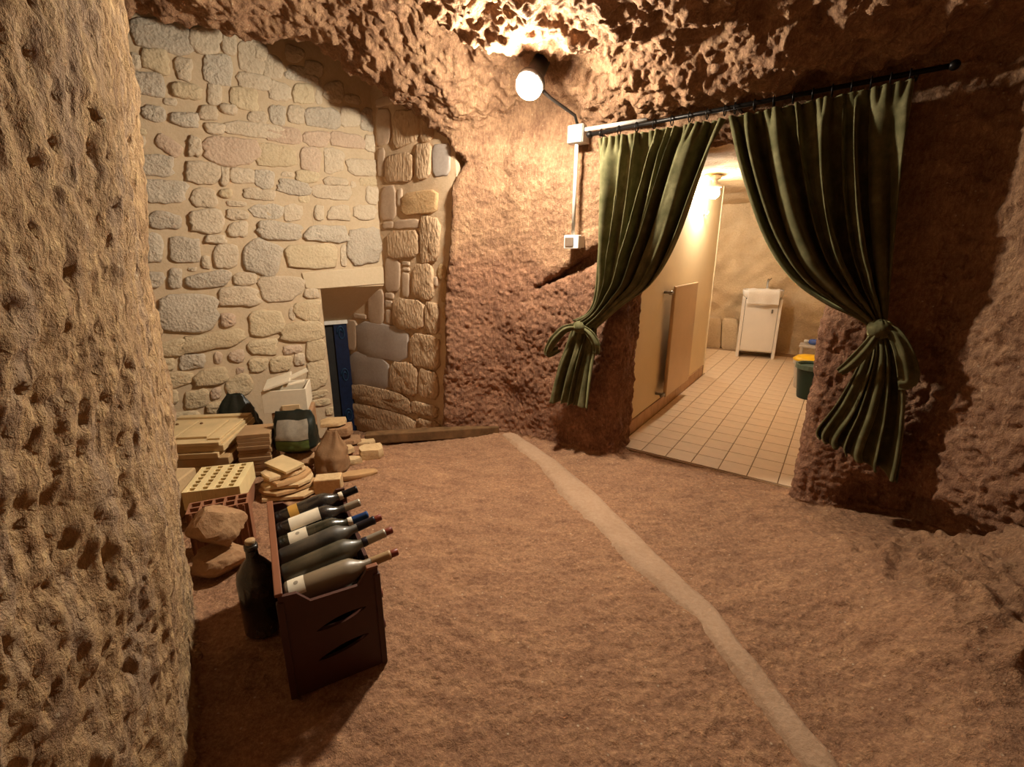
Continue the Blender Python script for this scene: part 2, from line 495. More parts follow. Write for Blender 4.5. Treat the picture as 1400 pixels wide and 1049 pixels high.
def vnormals(V, Q):
    a = V[Q[:, 2]] - V[Q[:, 0]]; b = V[Q[:, 3]] - V[Q[:, 1]]
    fn = np.cross(a, b)
    vn = np.zeros_like(V)
    for k in range(4): np.add.at(vn, Q[:, k], fn)
    return vn / (np.linalg.norm(vn, axis=1)[:, None] + 1e-12), fn / (np.linalg.norm(fn, axis=1)[:, None] + 1e-12)

V, Q = cave()
def subdivide(V, Q):
    c = V[Q].mean(1)
    f_ = c[:, 1] * math.cos(PITCH) - (c[:, 2] - HC) * math.sin(PITCH)
    up = c[:, 1] * math.sin(PITCH) + (c[:, 2] - HC) * math.cos(PITCH)
    f_ = np.maximum(f_, 1e-3)
    u = CX + FPX * c[:, 0] / f_; w_ = CY - FPX * up / f_
    sel = (f_ > .2) & (u > -160) & (u < 1560) & (w_ > -160) & (w_ < 1210)
    K, S_ = Q[~sel], Q[sel]
    e = np.sort(np.stack([S_, np.roll(S_, -1, 1)], 2).reshape(-1, 2), 1)
    key = e[:, 0].astype(np.int64) * len(V) + e[:, 1]
    uq, inv = np.unique(key, return_inverse=True)
    mid = (V[uq // len(V)] + V[uq % len(V)]) * .5
    m = inv.reshape(-1, 4) + len(V)
    ce = np.arange(len(S_)) + len(V) + len(mid)
    V2 = np.concatenate([V, mid, c[sel]])
    Q2 = np.concatenate([np.stack([S_[:, k], m[:, k], ce, m[:, k - 1]], 1) for k in range(4)])
    return V2, np.concatenate([K, Q2])
V, Q = subdivide(V, Q)
vn, fn = vnormals(V, Q)
x, y, z = V[:, 0], V[:, 1], V[:, 2]
isfloor = sstep(.35, .75, vn[:, 2]) * sstep(.75, .45, z)
isceil = sstep(.0, .5, -vn[:, 2]) * sstep(1.7, 2.0, z)
ispil = sstep(-.55, -.7, x - .083 * z) * sstep(1.95, 1.8, y) * (1 - isfloor) * (1 - isceil)
iswall = (1 - isfloor) * (1 - isceil) * (1 - ispil)
P = V.astype(np.float32)
n0 = perlin(P * 6 + 15); n1 = perlin(P * 12 + 5); n2 = perlin(P * 23 + 2); n3 = perlin(P * np.array([30, 30, 9], np.float32) + 7)
rid = 1 - np.abs(perlin(P * np.array([15, 9, 12], np.float32) + 11)) * 2
rid2 = 1 - np.abs(perlin(P * np.array([24, 24, 17], np.float32) + 31)) * 2
pit = np.minimum(0, perlin(P * np.array([52, 52, 26], np.float32) + 17) + .1) + 1.6 * np.minimum(0, perlin(P * np.array([27, 27, 11], np.float32) + 27) + .48)
lowpick = sstep(1.5, 1.1, z + .25 * perlin(P * 2.1)) * iswall
disp = isfloor * (n1 * .005 + n2 * .005 + np.maximum(0, rid2 - .3) * .006)
disp += isceil * (n0 * .035 + n1 * .030 + rid * .012 + n2 * .016)
disp += ispil * (pit * .016 + n3 * .006 + n2 * .004)
disp += iswall * (n1 * .006 + n2 * .004) + lowpick * (rid2 * .008)
right = sstep(1.75, 1.95, x) * iswall
disp += right * (rid * .012 + n2 * .01)
bench = sstep(1.35, 1.6, x) * sstep(.05, .2, z) * isfloor
disp += bench * (n0 * .04 + n1 * .04 + rid * .025 + n2 * .016)
h1 = perlin(P * np.array([46, 46, 17], np.float32) + 41); h2 = perlin(P * 41 + 43); h3 = 1 - 2 * np.abs(perlin(P * 28 + 47))
disp += ispil * (np.minimum(0, h1 + .0) * .008 + h2 * .004)
disp += isceil * (h3 * .010 + h2 * .008)
disp += iswall * (h2 * .003 + h3 * (.002 + .004 * lowpick + .005 * right)) + isfloor * (h2 * .003 + np.maximum(0, h3) * .003)
V = V + vn * disp[:, None]
redz = np.clip(lowpick * sstep(-.9, -.3, x) * sstep(2.2, 1.6, x) * .8 + .35 * right * sstep(1.2, .4, z), 0, 1)
zone = np.stack([isfloor * (1 - .6 * bench), ispil, redz, np.ones_like(x)], 1).astype(np.float32)
fc = V[Q].mean(1)
fz = fn[:, 2]
cls = np.full(len(Q), 3)
cls[(fc[:, 0] > 1.97) & (fc[:, 1] < 2.25)] = 4
cls[fc[:, 1] < -.9] = 5
cls[(fc[:, 0] - .083 * fc[:, 2] < -.7) & (fc[:, 1] < 1.9)] = 2
cls[(fz > .45) & (fc[:, 2] < .75)] = 0
cls[(fz < -.3) & (fc[:, 2] > 1.8)] = 1
for k, nm in enumerate(['floor', 'ceiling', 'wall_left', 'wall_back', 'wall_right', 'wall_rear']):
    q = Q[cls == k]
    if not len(q): continue
    u, inv = np.unique(q, return_inverse=True)
    inv = inv.reshape(q.shape)
    me = bpy.data.meshes.new(nm)
    me.vertices.add(len(u)); me.vertices.foreach_set('co', V[u].astype(np.float32).ravel())
    me.loops.add(inv.size); me.loops.foreach_set('vertex_index', inv.astype(np.int32).ravel())
    me.polygons.add(len(inv)); me.polygons.foreach_set('loop_start', np.arange(0, inv.size, 4, dtype=np.int32))
    me.polygons.foreach_set('use_smooth', np.ones(len(inv), bool))
    me.update(calc_edges=True)
    ca = me.color_attributes.new('zone', 'FLOAT_COLOR', 'POINT')
    ca.data.foreach_set('color', zone[u].ravel())
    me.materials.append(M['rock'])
    o = bpy.data.objects.new(nm, me); COL.objects.link(o)
    lab = {'floor': 'uneven brown earth and tufa floor of the cave room', 'ceiling': 'rough pick-hewn tufa vault overhead with a jagged lip',
           'wall_left': 'pitted tufa pillar wall beside the pile of rubble', 'wall_back': 'hewn reddish tufa wall with a doorway cut through it',
           'wall_right': 'rough tufa wall beyond the green curtain', 'wall_rear': 'rough tufa wall closing the cave'}[nm]
    tag(o, lab, nm.split('_')[0], kind='structure')
print('cave quads', len(Q))

# ------------------------------------------------------------------ masonry
def outline(cx, cy, w, hh, slope, n=14, sq=3.0, jag=.07, tilt=0.0):
    """irregular rounded stone outline in photo pixels"""
    pts = []
    ph = random.random() * 6.28
    k1, k2 = random.uniform(-1, 1), random.uniform(-1, 1)
    cx_s, cy_s = random.uniform(-.1, .1), random.uniform(-.12, .12)
    for i in range(n):
        t = 2 * math.pi * (i + .5) / n
        c, s = math.cos(t), math.sin(t)
        r = (abs(c) ** sq + abs(s) ** sq) ** (-1 / sq)
        r *= 1 + jag * (k1 * math.sin(2 * t + ph) * .6 + k2 * math.sin(3 * t + ph * 2) * .6 + random.uniform(-.7, .7))
        px, py = c * r * w / 2, s * r * hh / 2
        px *= 1 + cx_s * s; py *= 1 + cy_s * c
        if tilt:
            px, py = px * math.cos(tilt) - py * math.sin(tilt), px * math.sin(tilt) + py * math.cos(tilt)
        py += slope * px
        pts.append((cx + px, cy + py))
    return pts
def stone(name, pts3, nrm, proud, mat, parent, back=.03, bevel=.012, rough=.004):
    """outline on the wall plane -> a stone standing proud of the joint"""
    p = np.array(pts3); n = np.array([nrm[0], nrm[1], 0.0])
    c = p.mean(0)
    def ring(shrink, off, nz):
        out = []
        for q in p:
            d = c - q; L = np.linalg.norm(d)
            out.append(q + d / max(L, 1e-6) * min(shrink, L * .45) + n * (off + random.uniform(-nz, nz)))
        return out
    r = [ring(0, -back, 0), ring(0, proud * .45, .002), ring(bevel * .45, proud * .85, .002), ring(bevel * 1.3, proud, rough * .6)]
    inner = [q + (c - q) * .55 + n * (proud + random.uniform(-rough, rough * 1.4)) for q in p]
    r.append(inner)
    k = len(p)
    v = [q for rg in r for q in rg] + [c + n * (proud + random.uniform(-rough, rough))]
    f = []
    for a in range(len(r) - 1):
        for i in range(k):
            f.append((a * k + i, a * k + (i + 1) % k, (a + 1) * k + (i + 1) % k, (a + 1) * k + i))
    m = (len(r) - 1) * k
    f += [(m + i, m + (i + 1) % k, len(v) - 1) for i in range(k)]
    f.append(tuple(range(k))[::-1])
    # outward orientation: the outline runs clockwise or not, let bmesh sort it
    o = add_mesh(name, v, f, mat, parent, smooth=True)
    bm = bmesh.new(); bm.from_mesh(o.data); bmesh.ops.recalc_face_normals(bm, faces=bm.faces); bm.to_mesh(o.data); bm.free()
    return o
SCL = 1399 / 180.0
def crop(off, boxes, scl=SCL):
    for b in boxes:
        yield (off[0] + b[0] / scl, off[1] + b[1] / scl, off[0] + b[2] / scl, off[1] + b[3] / scl) + tuple(b[4:])
RUB = []
RUB += crop((170, 20), [(100, 60, 720, 400, 'g'), (700, 120, 1030, 420), (1040, 190, 1190, 440), (1210, 280, 1480, 620), (190, 365, 470, 610, 'y'), (50, 420, 180, 590), (20, 610, 430, 850, 'g'),
    (540, 460, 720, 690), (510, 740, 820, 900, 'y'), (850, 430, 1140, 740, 'g'), (1200, 630, 1560, 790), (880, 740, 1040, 950), (1130, 780, 1420, 1010, 'y'), (420, 890, 555, 970)])
RUB += crop((170, 145), [(30, 0, 115, 120, 'y'), (190, 0, 440, 165, 'g'), (500, 70, 790, 220, 'g'), (800, 0, 990, 150), (1020, -20, 1200, 90), (1310, 60, 1520, 180), (40, 230, 230, 300, 'y'), (50, 320, 220, 440),
    (330, 340, 610, 500, 'r', 34), (680, 330, 820, 545), (860, 180, 1060, 300), (1075, 180, 1690, 330), (840, 330, 1400, 630, 'r'), (110, 530, 520, 740, 'g'), (650, 590, 1010, 820), (1020, 650, 1110, 850),
    (1130, 660, 1390, 820), (180, 790, 640, 1030, 'g'), (710, 880, 990, 1075), (1010, 880, 1150, 980, 'y'), (1270, 870, 1440, 980), (1090, 1010, 1290, 1070)])
RUB += crop((170, 270), [(260, 160, 600, 340, 'g', 5), (700, 130, 1050, 375), (1090, 130, 1310, 240), (1110, 260, 1310, 420), (860, 400, 1080, 490), (150, 380, 400, 690, 'g'), (490, 430, 800, 690, 'g'),
    (820, 620, 910, 760), (950, 500, 1210, 750), (1270, 460, 1660, 800, 'g', 20), (680, 740, 770, 785), (170, 790, 420, 960, 'g'), (470, 760, 610, 960, 'g'), (690, 790, 1110, 960, 'g', -4), (1160, 800, 1400, 930), (150, 100, 215, 160)])
RUB += crop((170, 395), [(190, 50, 300, 205, 'r'), (205, 270, 290, 460), (370, 70, 980, 450, 'g'), (1010, -20, 1430, 180), (1020, 260, 1180, 400, 'r'), (620, 460, 1250, 640, 'y', -4), (340, 550, 660, 710, 'y'),
    (250, 740, 520, 880, 'y'), (600, 690, 850, 850, 'g'), (950, 670, 1040, 790, 'r'), (1120, 650, 1270, 780, 'r'), (430, 880, 720, 1040, 'y'), (750, 850, 1100, 1020, 'y', -8), (1190, 830, 1270, 900, 'r'), (260, 880, 350, 1030, 'r')])
RUB += crop((160, 280), [(155, 830, 270, 900, 'y'), (305, 830, 405, 910, 'y'), (420, 820, 465, 870, 'r'), (490, 765, 605, 860, 'y', -20), (405, 880, 540, 930, 'y'), (175, 930, 370, 970, 'y')], 3.277)
RUB += crop((340, 20), [(385, 340, 590, 500), (150, 440, 360, 680), (60, 330, 200, 480), (400, 560, 720, 710, 'g'), (210, 720, 440, 910), (480, 740, 690, 950, 'y'), (800, 720, 1010, 930), (700, 690, 780, 950), (600, 500, 780, 650), (1020, 850, 1180, 950)])
RUB += crop((340, 145), [(220, 0, 390, 195, 'g'), (410, 0, 590, 180), (610, 10, 950, 240, 'g'), (980, 10, 1170, 225), (1190, 30, 1340, 260, 'g'), (200, 225, 560, 395, 'r'), (580, 270, 860, 430, 'r'), (880, 290, 1220, 440, 'r'),
    (1230, 310, 1350, 480), (90, 410, 490, 650, 'y'), (550, 440, 760, 690, 'r'), (800, 460, 1010, 700), (1060, 560, 1360, 745), (350, 700, 480, 755), (500, 690, 750, 810, 'y', 4), (800, 760, 1050, 850), (1080, 800, 1140, 870),
    (1180, 770, 1370, 850, 'y'), (60, 680, 280, 870, 'g'), (310, 790, 650, 940, 'g', 8), (690, 840, 1070, 990), (1240, 860, 1385, 1040), (20, 890, 270, 1000), (530, 950, 640, 1030, 'y')])
RUB += crop((340, 270), [(30, 70, 350, 230, 'g'), (375, 80, 570, 250), (700, 80, 800, 240), (850, 90, 1070, 245), (1120, 80, 1350, 235), (100, 260, 550, 450, 'g', 4), (620, 300, 1040, 470, 'g'), (410, 500, 930, 750, 'y'), (975, 510, 1040, 730),
    (1055, 330, 1390, 700, 'g'), (100, 830, 570, 1090), (590, 965, 745, 1075)])
RUB += crop((340, 395), [(10, 230, 370, 490, 'y'), (425, 200, 495, 330), (490, 130, 760, 330, 'y'), (350, 350, 780, 560, 'y'), (370, 600, 560, 690, 'r'), (610, 540, 810, 765, 'y'), (480, 680, 590, 810), (230, 720, 450, 880, 'y'), (0, 740, 200, 880, 'y'), (20, 540, 290, 700, 'y'),
    (610, 780, 825, 1060, 'y'), (640, 1080, 830, 1160, 'y'), (600, 1180, 860, 1250, 'y'), (820, 1260, 900, 1340, 'y')])
# mortar body of the rubble wall with the doorway left open
wm = MB()
S0, SJ, S1, ZL, ZT, TH = -.02, .505, 2.1, 1.124, 3.05, .42
def wall_prism(mb, s0, s1, za, zb, th, gs, gz):
    """front face as a fine uneven grid, flat sides behind it"""
    ss = np.linspace(s0, s1, max(2, int((s1 - s0) / gs))); zz = np.linspace(za, zb, max(2, int((zb - za) / gz)))
    v = []; f = []
    for s in ss:
        for q in zz:
            p = RP(s, q)
            o = .006 * mnoise.noise(Vector(p) * 9) + .004 * mnoise.noise(Vector(p) * 24)
            v.append(RP(s, q, o))
    nz = len(zz)
    for i in range(len(ss) - 1):
        for j in range(nz - 1):
            f.append((i * nz + j, i * nz + j + 1, (i + 1) * nz + j + 1, (i + 1) * nz + j))
    mb.add(v, f)
    a = [RP(s0, za, 0), RP(s1, za, 0), RP(s1, zb, 0), RP(s0, zb, 0), RP(s0, za, -th), RP(s1, za, -th), RP(s1, zb, -th), RP(s0, zb, -th)]
    mb.add(a, [(4, 5, 6, 7), (0, 4, 7, 3), (1, 2, 6, 5), (3, 7, 6, 2), (0, 1, 5, 4)])
wall_prism(wm, S0, SJ, ZL + .002, ZT, TH, .04, .04)
wall_prism(wm, SJ, S1, -.5, ZT, TH, .04, .04)
rub = wm.build('wall_masonry', M['mortar'], smooth=False)
autosmooth(rub, 50)
tag(rub, 'pale rubble-stone masonry wall with wide lime mortar joints', 'wall', kind='structure')
MATS = {'g': 'rubble_grey', 'y': 'rubble_yellow', 'r': 'rubble_red', 'n': 'rubble'}
lipx = lambda u: np.interp(u, [180, 250, 330, 400, 480, 525], [15, 25, 40, 60, 90, 140])
for b in RUB:
    x0_, y0_, x1_, y1_ = b[:4]
    kd = b[4] if len(b) > 4 else 'n'
    tl = math.radians(b[5]) if len(b) > 5 else 0
    cx, cy, ww, hh = (x0_ + x1_) / 2, (y0_ + y1_) / 2, (x1_ - x0_) * 1.07, (y1_ - y0_) * 1.06
    jamb = x1_ > 436 and cy > 395
    sl = (cy - 345) / (cx - 1800)
    flat = cy < 300 and cx > 330
    pts = outline(cx, cy, ww, hh, sl, 20 if max(ww, hh) > 22 else 12, random.uniform(2.8, 5.5) if ww / max(hh, 1) < 2.2 else random.uniform(3.5, 7), .13 if min(ww, hh) > 9 else .05, tl)
    if jamb: pts = [(min(px, 437 + (py - 395) * .115), py) for px, py in pts]
    p3 = [PLN(px, py, RC, RN) for px, py in pts]
    small = min(ww, hh) < 12
    pr = (.010 if small else random.uniform(.016, .032)) * (.5 if flat else 1.0)
    stone('stone', p3, RN, pr, M[MATS[kd]], rub, back=.02, bevel=.008 if small else .014, rough=.009 if kd == 'g' else .006)
# the courses that run on behind the pillar
zz_ = .1
while zz_ < 2.75:
    hh = random.uniform(.07, .14); s_ = 1.64 + random.uniform(0, .05)
    while s_ < 2.02:
        ww = random.uniform(.09, .2)
        pts = outline(0, 0, ww, hh, 0, 12, random.uniform(3, 6), .11)
        stone('stone', [RP(s_ + ww / 2 + a, zz_ + hh / 2 + b) for a, b in pts], RN, random.uniform(.014, .028), M[random.choice(['rubble', 'rubble', 'rubble_grey', 'rubble_yellow'])], rub, back=.02, bevel=.014, rough=.005)
        s_ += ww + random.uniform(.03, .06)
    zz_ += hh + random.uniform(.035, .06)
# lintel, sloping soffit, door at the end of the passage
lt = MB()
lv = [PLN(u, v, RC, RN) for u, v in ((412, 373), (527, 364), (527, 388), (436, 395), (418, 394))]
n3 = np.array([RN[0], RN[1], 0])
fr = [q + n3 * .012 for q in lv]; bk = [q - n3 * .1 for q in lv]
lt.add(fr + bk, [(0, 1, 2, 3, 4), (9, 8, 7, 6, 5)] + [(i, i + 5, (i + 1) % 5 + 5, (i + 1) % 5) for i in range(5)])
lin = lt.build('lintel', M['lintel'], rub)
bm = bmesh.new(); bm.from_mesh(lin.data); bmesh.ops.recalc_face_normals(bm, faces=bm.faces); bmesh.ops.bevel(bm, geom=bm.edges[:], offset=.004, segments=1, affect='EDGES'); bm.to_mesh(lin.data); bm.free()
DQ = EP(474, 440, ASH)                                      # head of the door at the dressed-stone side
DOFF = -float((DQ[:2] - RC) @ RN)
DL = RP(SJ + .02, DQ[2], -DOFF)
DSR = float((DQ[:2] - RC) @ RD)
sf = MB()
a = [RP(SJ + .02, ZL, 0), RP(-.01, ZL, 0), RP(DSR, DQ[2] + .015, -DOFF), RP(SJ + .02, DQ[2] + .015, -DOFF)]
sf.add(a + [q + np.array([0, 0, .12]) for q in a], [(0, 1, 2, 3), (7, 6, 5, 4), (0, 4, 5, 1), (1, 5, 6, 2), (2, 6, 7, 3), (3, 7, 4, 0)])
so = sf.build('ceiling_passage', M['lintel'])
tag(so, 'plain sloping plaster soffit over the sunken doorway', 'ceiling', kind='structure')
jv = MB()                                                   # reveal of the opening behind the jamb
a = [RP(SJ, -.5, -.02), RP(SJ, ZL, -.02), RP(SJ, ZL, -DOFF), RP(SJ, -.5, -DOFF)]
bq = [q + np.array([RD[0], RD[1], 0]) * .3 for q in a]
jv.add(a + bq, [(0, 1, 2, 3), (7, 6, 5, 4), (0, 4, 5, 1), (1, 5, 6, 2), (2, 6, 7, 3), (3, 7, 4, 0)])
tag(jv.build('wall_reveal', M['mortar2']), 'mortared reveal wall inside the sunken doorway', 'wall', kind='structure')

M['door_blue'] = plain('blue_metal', rgb('10223f'), .35, .3, .3, 30, spec=.5)
M['door_dark'] = plain('dark_grey_metal', rgb('2c2b29'), .5, .2, .2, 20)
M['white_trim'] = plain('white_trim', rgb('d8d0c4'), .5)
dth = thing('door_1', 'narrow blue metal door deep in the sunken stone doorway', 'door', RP(.25, -.32, -DOFF))
dth['kind'] = 'structure'
DLOC = np.array(dth.location)
def dbox(name, s0, s1, za, zb, o0, o1, mat, par=dth):
    mb = MB()
    a = [RP(s0, za, o0), RP(s1, za, o0), RP(s1, za, o1), RP(s0, za, o1)]
    a += [q + np.array([0, 0, zb - za]) for q in a]
    mb.add([q - DLOC for q in a], [(0, 1, 2, 3), (7, 6, 5, 4), (0, 4, 5, 1), (1, 5, 6, 2), (2, 6, 7, 3), (3, 7, 4, 0)])
    o = mb.build(name, mat, par)
    bm = bmesh.new(); bm.from_mesh(o.data); bmesh.ops.recalc_face_normals(bm, faces=bm.faces); bm.to_mesh(o.data); bm.free()
    return o
pd = np.array([RN[0], RN[1]])
sdr = lambda u: float((PLN(u, 500, RC - DOFF * RN, RN)[:2] - RC) @ RD)
zt = DQ[2]
sL, sM, sR = SJ + .02, sdr(461), sdr(476)
dbox('door_frame', sL, DSR, zt - .012, zt + .02, -DOFF - .01, -DOFF + .03, M['white_trim'])
dbox('side_light', sL, sM, -.4, zt - .012, -DOFF - .03, -DOFF - .01, M['door_dark'])
leaf = dbox('door_leaf', sM, sR - .02, -.4, zt - .012, -DOFF - .02, -DOFF + .015, M['door_blue'])
for k in (0, 2, 4):                                        # wrought scrollwork on the leaf
    za = zt - .1 - k * .2
    mb = MB(); c0 = (sM + sR) / 2 - .01
    pts = [RP(c0 + .035 * math.cos(t) * (1 - t / 14), za + .075 * math.sin(t) * (1 - t / 14), -DOFF + .02) - DLOC for t in np.linspace(0, 9, 26)]
    mb.tube(pts, .006, 5)
    mb.build('scroll', plain('scroll_metal', rgb('2f4a66'), .35, .6), leaf, smooth=True)

# dressed-stone wall beside it
am = MB()
def ashp(a, zz_, off=0.0): return BP(a, ASH - off, zz_)
aa = np.linspace(-2.9, -1.22, 44); zz = np.linspace(-.5, 3.05, 90)
v = []
for s in aa:
    for q in zz:
        p = ashp(s, q)
        v.append(ashp(s, q, .007 * mnoise.noise(Vector(p) * 8) + .005 * mnoise.noise(Vector(p) * 22)))
nz = len(zz)
am.add(v, [(i * nz + j, (i + 1) * nz + j, (i + 1) * nz + j + 1, i * nz + j + 1) for i in range(len(aa) - 1) for j in range(nz - 1)])
a = [ashp(-2.9, -.5), ashp(-1.22, -.5), ashp(-1.22, 3.05), ashp(-2.9, 3.05)]
b_ = [q + np.array([E2[0], E2[1], 0]) * .3 for q in a]
am.add(a + b_, [(7, 6, 5, 4), (0, 4, 5, 1), (1, 5, 6, 2), (2, 6, 7, 3), (3, 7, 4, 0)])
ash = am.build('wall_ashlar', M['mortar2'])
autosmooth(ash, 50)
tag(ash, 'wall of large tooled stone blocks beside the sunken doorway', 'wall', kind='structure')
ASHL = []
ASHL += crop((500, 120), [(120, 225, 265, 610, 's'), (300, 235, 580, 620, 'r'), (595, 290, 720, 575, 'r'), (220, 700, 500, 1010, 'r'), (540, 600, 700, 970, 'r'), (715, 600, 900, 940, 'g'), (130, 650, 205, 940, 's'), (120, 60, 420, 200, 's')])
ASHL += crop((500, 250), [(170, 40, 320, 395, 's'), (400, 90, 760, 340, 'ry'), (340, 70, 390, 250, 's'), (310, 390, 575, 490, 's'), (190, 412, 300, 490, 's'), (250, 512, 568, 800, 'r'), (588, 375, 785, 840, 'r'), (215, 805, 365, 1155, 's'),
    (390, 832, 470, 882, 's'), (395, 900, 470, 940, 's'), (392, 960, 468, 1215, 's'), (510, 860, 720, 1235, 'r'), (770, 870, 860, 1030, 'y'), (725, 1000, 770, 1100, 's')])
ASHL += crop((460, 380), [(1110, 20, 1195, 255, 'y'), (1130, 285, 1205, 440, 'y'), (345, 130, 505, 490, 's'), (520, 155, 610, 225, 's'), (522, 238, 600, 322, 's'), (528, 338, 598, 490, 's'), (620, 220, 930, 550, 'r'), (950, 265, 1095, 590, 'r'),
    (1005, 585, 1110, 650, 'w'), (232, 480, 755, 880, 'g'), (112, 450, 218, 765, 's'), (795, 595, 1095, 960, 'r'), (145, 800, 560, 1175, 'g'), (580, 885, 860, 1240, 'r'), (190, 380, 320, 440, 's')])
ASHL += crop((460, 500), [(885, 40, 1085, 350, 'r'), (175, 210, 790, 480, 'r'), (805, 385, 1080, 545, 'r'), (150, 410, 850, 760, 'r'), (870, 560, 1090, 730, 'r')])
for b in ASHL:
    x0_, y0_, x1_, y1_, kd = b
    cx, cy, ww, hh = (x0_ + x1_) / 2, (y0_ + y1_) / 2, (x1_ - x0_) * 1.05, (y1_ - y0_) * 1.06
    sl = (cy - 345) / (cx + 265)
    if 'r' not in kd or True: hh = max(4, hh - abs(sl) * ww * .5)
    pts = outline(cx, cy, ww, hh, sl, 16, random.uniform(7, 14) if kd != 'y' else 2.6, .045 if 'r' in kd else .025)
    p3 = [EP(px, py, ASH) for px, py in pts]
    mt = {'s': 'ash_smooth', 'r': 'ash_rough', 'ry': 'ash_yellow', 'g': 'ash_grey', 'y': 'ash_yellow', 'w': 'lintel'}[kd]
    stone('stone', p3, -E2, .022 if 'r' in kd else .012, M[mt], ash, back=.02, bevel=.012, rough=.007 if 'r' in kd else .0015)

# weathered beam along the foot of the dressed-stone wall
M['oldwood'] = plain('weathered_wood', rgb('6a4e33'), .85, 0, .35, 12, .004, .1, 40)
bl, br = G(500, 606), G(682, 594)
bc = (bl + br) / 2; bd = br - bl
bm_ = thing('wooden_beam', 'old weathered timber beam lying along the foot of the wall', 'beam', (bc[0], bc[1], -.005), math.atan2(bd[1], bd[0]))
mb = MB().box((0, .03, .035), (np.linalg.norm(bd), .09, .075), bev=.006)
mb.build('beam_timber', M['oldwood'], bm_)
for sgn in (-1, 1):
    MB().box((sgn * (np.linalg.norm(bd) / 2 - .01), .03, .035), (.022, .086, .07), bev=.004).build('beam_end', plain('end_grain', rgb('4d3724'), .9), bm_)

# ------------------------------------------------------------------ channel of cement across the floor
Lp = [(684, 596), (733, 636), (778, 690), (848, 762), (948, 852), (1030, 962), (1108, 1075)]
Rp = [(706, 594), (762, 630), (806, 664), (872, 730), (965, 820), (1055, 935), (1160, 1075)]
pm = []
NU, NV = 9, 90
def ipol(pts, t):
    k = t * (len(pts) - 1); i = min(int(k), len(pts) - 2); f = k - i
    return np.array(pts[i]) * (1 - f) + np.array(pts[i + 1]) * f
for j in range(NV):
    a = G(*ipol(Lp, j / (NV - 1))); b = G(*ipol(Rp, j / (NV - 1)))
    wv = .012 * mnoise.noise(Vector((j * .21, 3, 0))); wv2 = .014 * mnoise.noise(Vector((j * .17, 9, 0)))
    for i in range(NU):
        f = i / (NU - 1)
        p = a * (1 - f) + b * f + (b - a) / np.linalg.norm(b - a) * (wv * (1 - f) + wv2 * f)
        e = .016 * min(1, 4 * min(f, 1 - f)) - (.02 if i in (0, NU - 1) else 0)
        zz_ = zf(p[0], p[1]) + e + .006 + .008 * mnoise.noise(Vector((p[0] * 6, p[1] * 6, 0)))
        pm.append((p[0], p[1], zz_))
pf = [(j * NU + i, j * NU + i + 1, (j + 1) * NU + i + 1, (j + 1) * NU + i) for j in range(NV - 1) for i in range(NU - 1)]
pt = add_mesh('floor_channel', pm, [f[::-1] for f in pf], M['path'], smooth=True)
tag(pt, 'narrow filled channel of smooth sandy cement crossing the floor', 'floor', kind='structure')

# ------------------------------------------------------------------ lamp over the wall
def emit(name, col, st):
    m = bpy.data.materials.new(name); m.use_nodes = True
    nt = m.node_tree; nt.nodes.clear()
    e = nt.nodes.new('ShaderNodeEmission'); e.inputs[0].default_value = col + (1,); e.inputs[1].default_value = st
    o = nt.nodes.new('ShaderNodeOutputMaterial'); nt.links.new(e.outputs[0], o.inputs[0])
    return m
def ball(r, c, n=16, sz=1.0):
    prof = [(max(1e-4, r * math.sin(math.pi * k / n)), -r * sz * math.cos(math.pi * k / n)) for k in range(n + 1)]
    return MB().lathe(prof, 20, Matrix.Translation(Vector(c)))
M['dark_plastic'] = plain('dark_plastic', rgb('2a2420'), .45)
M['grey_plastic'] = plain('grey_plastic', rgb('b9b0a4'), .45, vary=.05)
LP = EP(723, 118, -.86)
lamp = thing('wall_lamp', 'glowing bulkhead lamp fixed where the wall meets the vault', 'lamp', LP)
base_dir = Vector((E2[0] * .62, E2[1] * .62, .75)).normalized()
rotm = base_dir.to_track_quat('Z', 'Y').to_matrix().to_4x4()
MB().lathe([(.068 * math.sin(a_) + 1e-4, -.052 * math.cos(a_)) for a_ in np.linspace(0, math.pi * .58, 12)], 24, rotm).build('diffuser', emit('lamp_glow', LAMP_COLOR, LAMP_POWER), lamp, smooth=True)
MB().lathe([(.04, .014), (.066, .010), (.074, .012), (.076, .032), (.07, .05), (.05, .06), (.045, .2)], 24, rotm).build('base', M['dark_plastic'], lamp, smooth=True)
# ------------------------------------------------------------------ bathroom beyond the doorway
M['tile'] = plain('floor_tile', rgb('d9bd9c'), .45, 0, .06, 9, spec=.35)
M['grout'] = plain('tile_grout', rgb('9a7a58'), .9)
M['skirt'] = plain('skirting_tile', rgb('b98f66'), .5, 0, .14, 14)
M['cream'] = plain('cream_paint', rgb('e0c79c'), .55, 0, .03, 4)
M['bathrock'] = stone_mat('bath_rock', [rgb('b99a72'), rgb('d2b48c'), rgb('e0c8a4')], scale=3, bumpd=.012, pit=.4)
def bbox(mb, a0, a1, b0, b1, z0_, z1_):
    c = [BP(a, b, q) for q in (z0_, z1_) for a, b in ((a0, b0), (a1, b0), (a1, b1), (a0, b1))]
    mb.add(c, [(3, 2, 1, 0), (4, 5, 6, 7), (0, 1, 5, 4), (1, 2, 6, 5), (2, 3, 7, 6), (3, 0, 4, 7)])
    return mb
DEEP = 4.35
bf = bbox(MB(), -1.6, 2.3, -.06, DEEP + .3, -.10, -.006).build('floor_bathroom', M['grout'])
tag(bf, 'tiled bathroom floor of small square beige tiles', 'floor', kind='structure')
TS = .176
tile_me = None
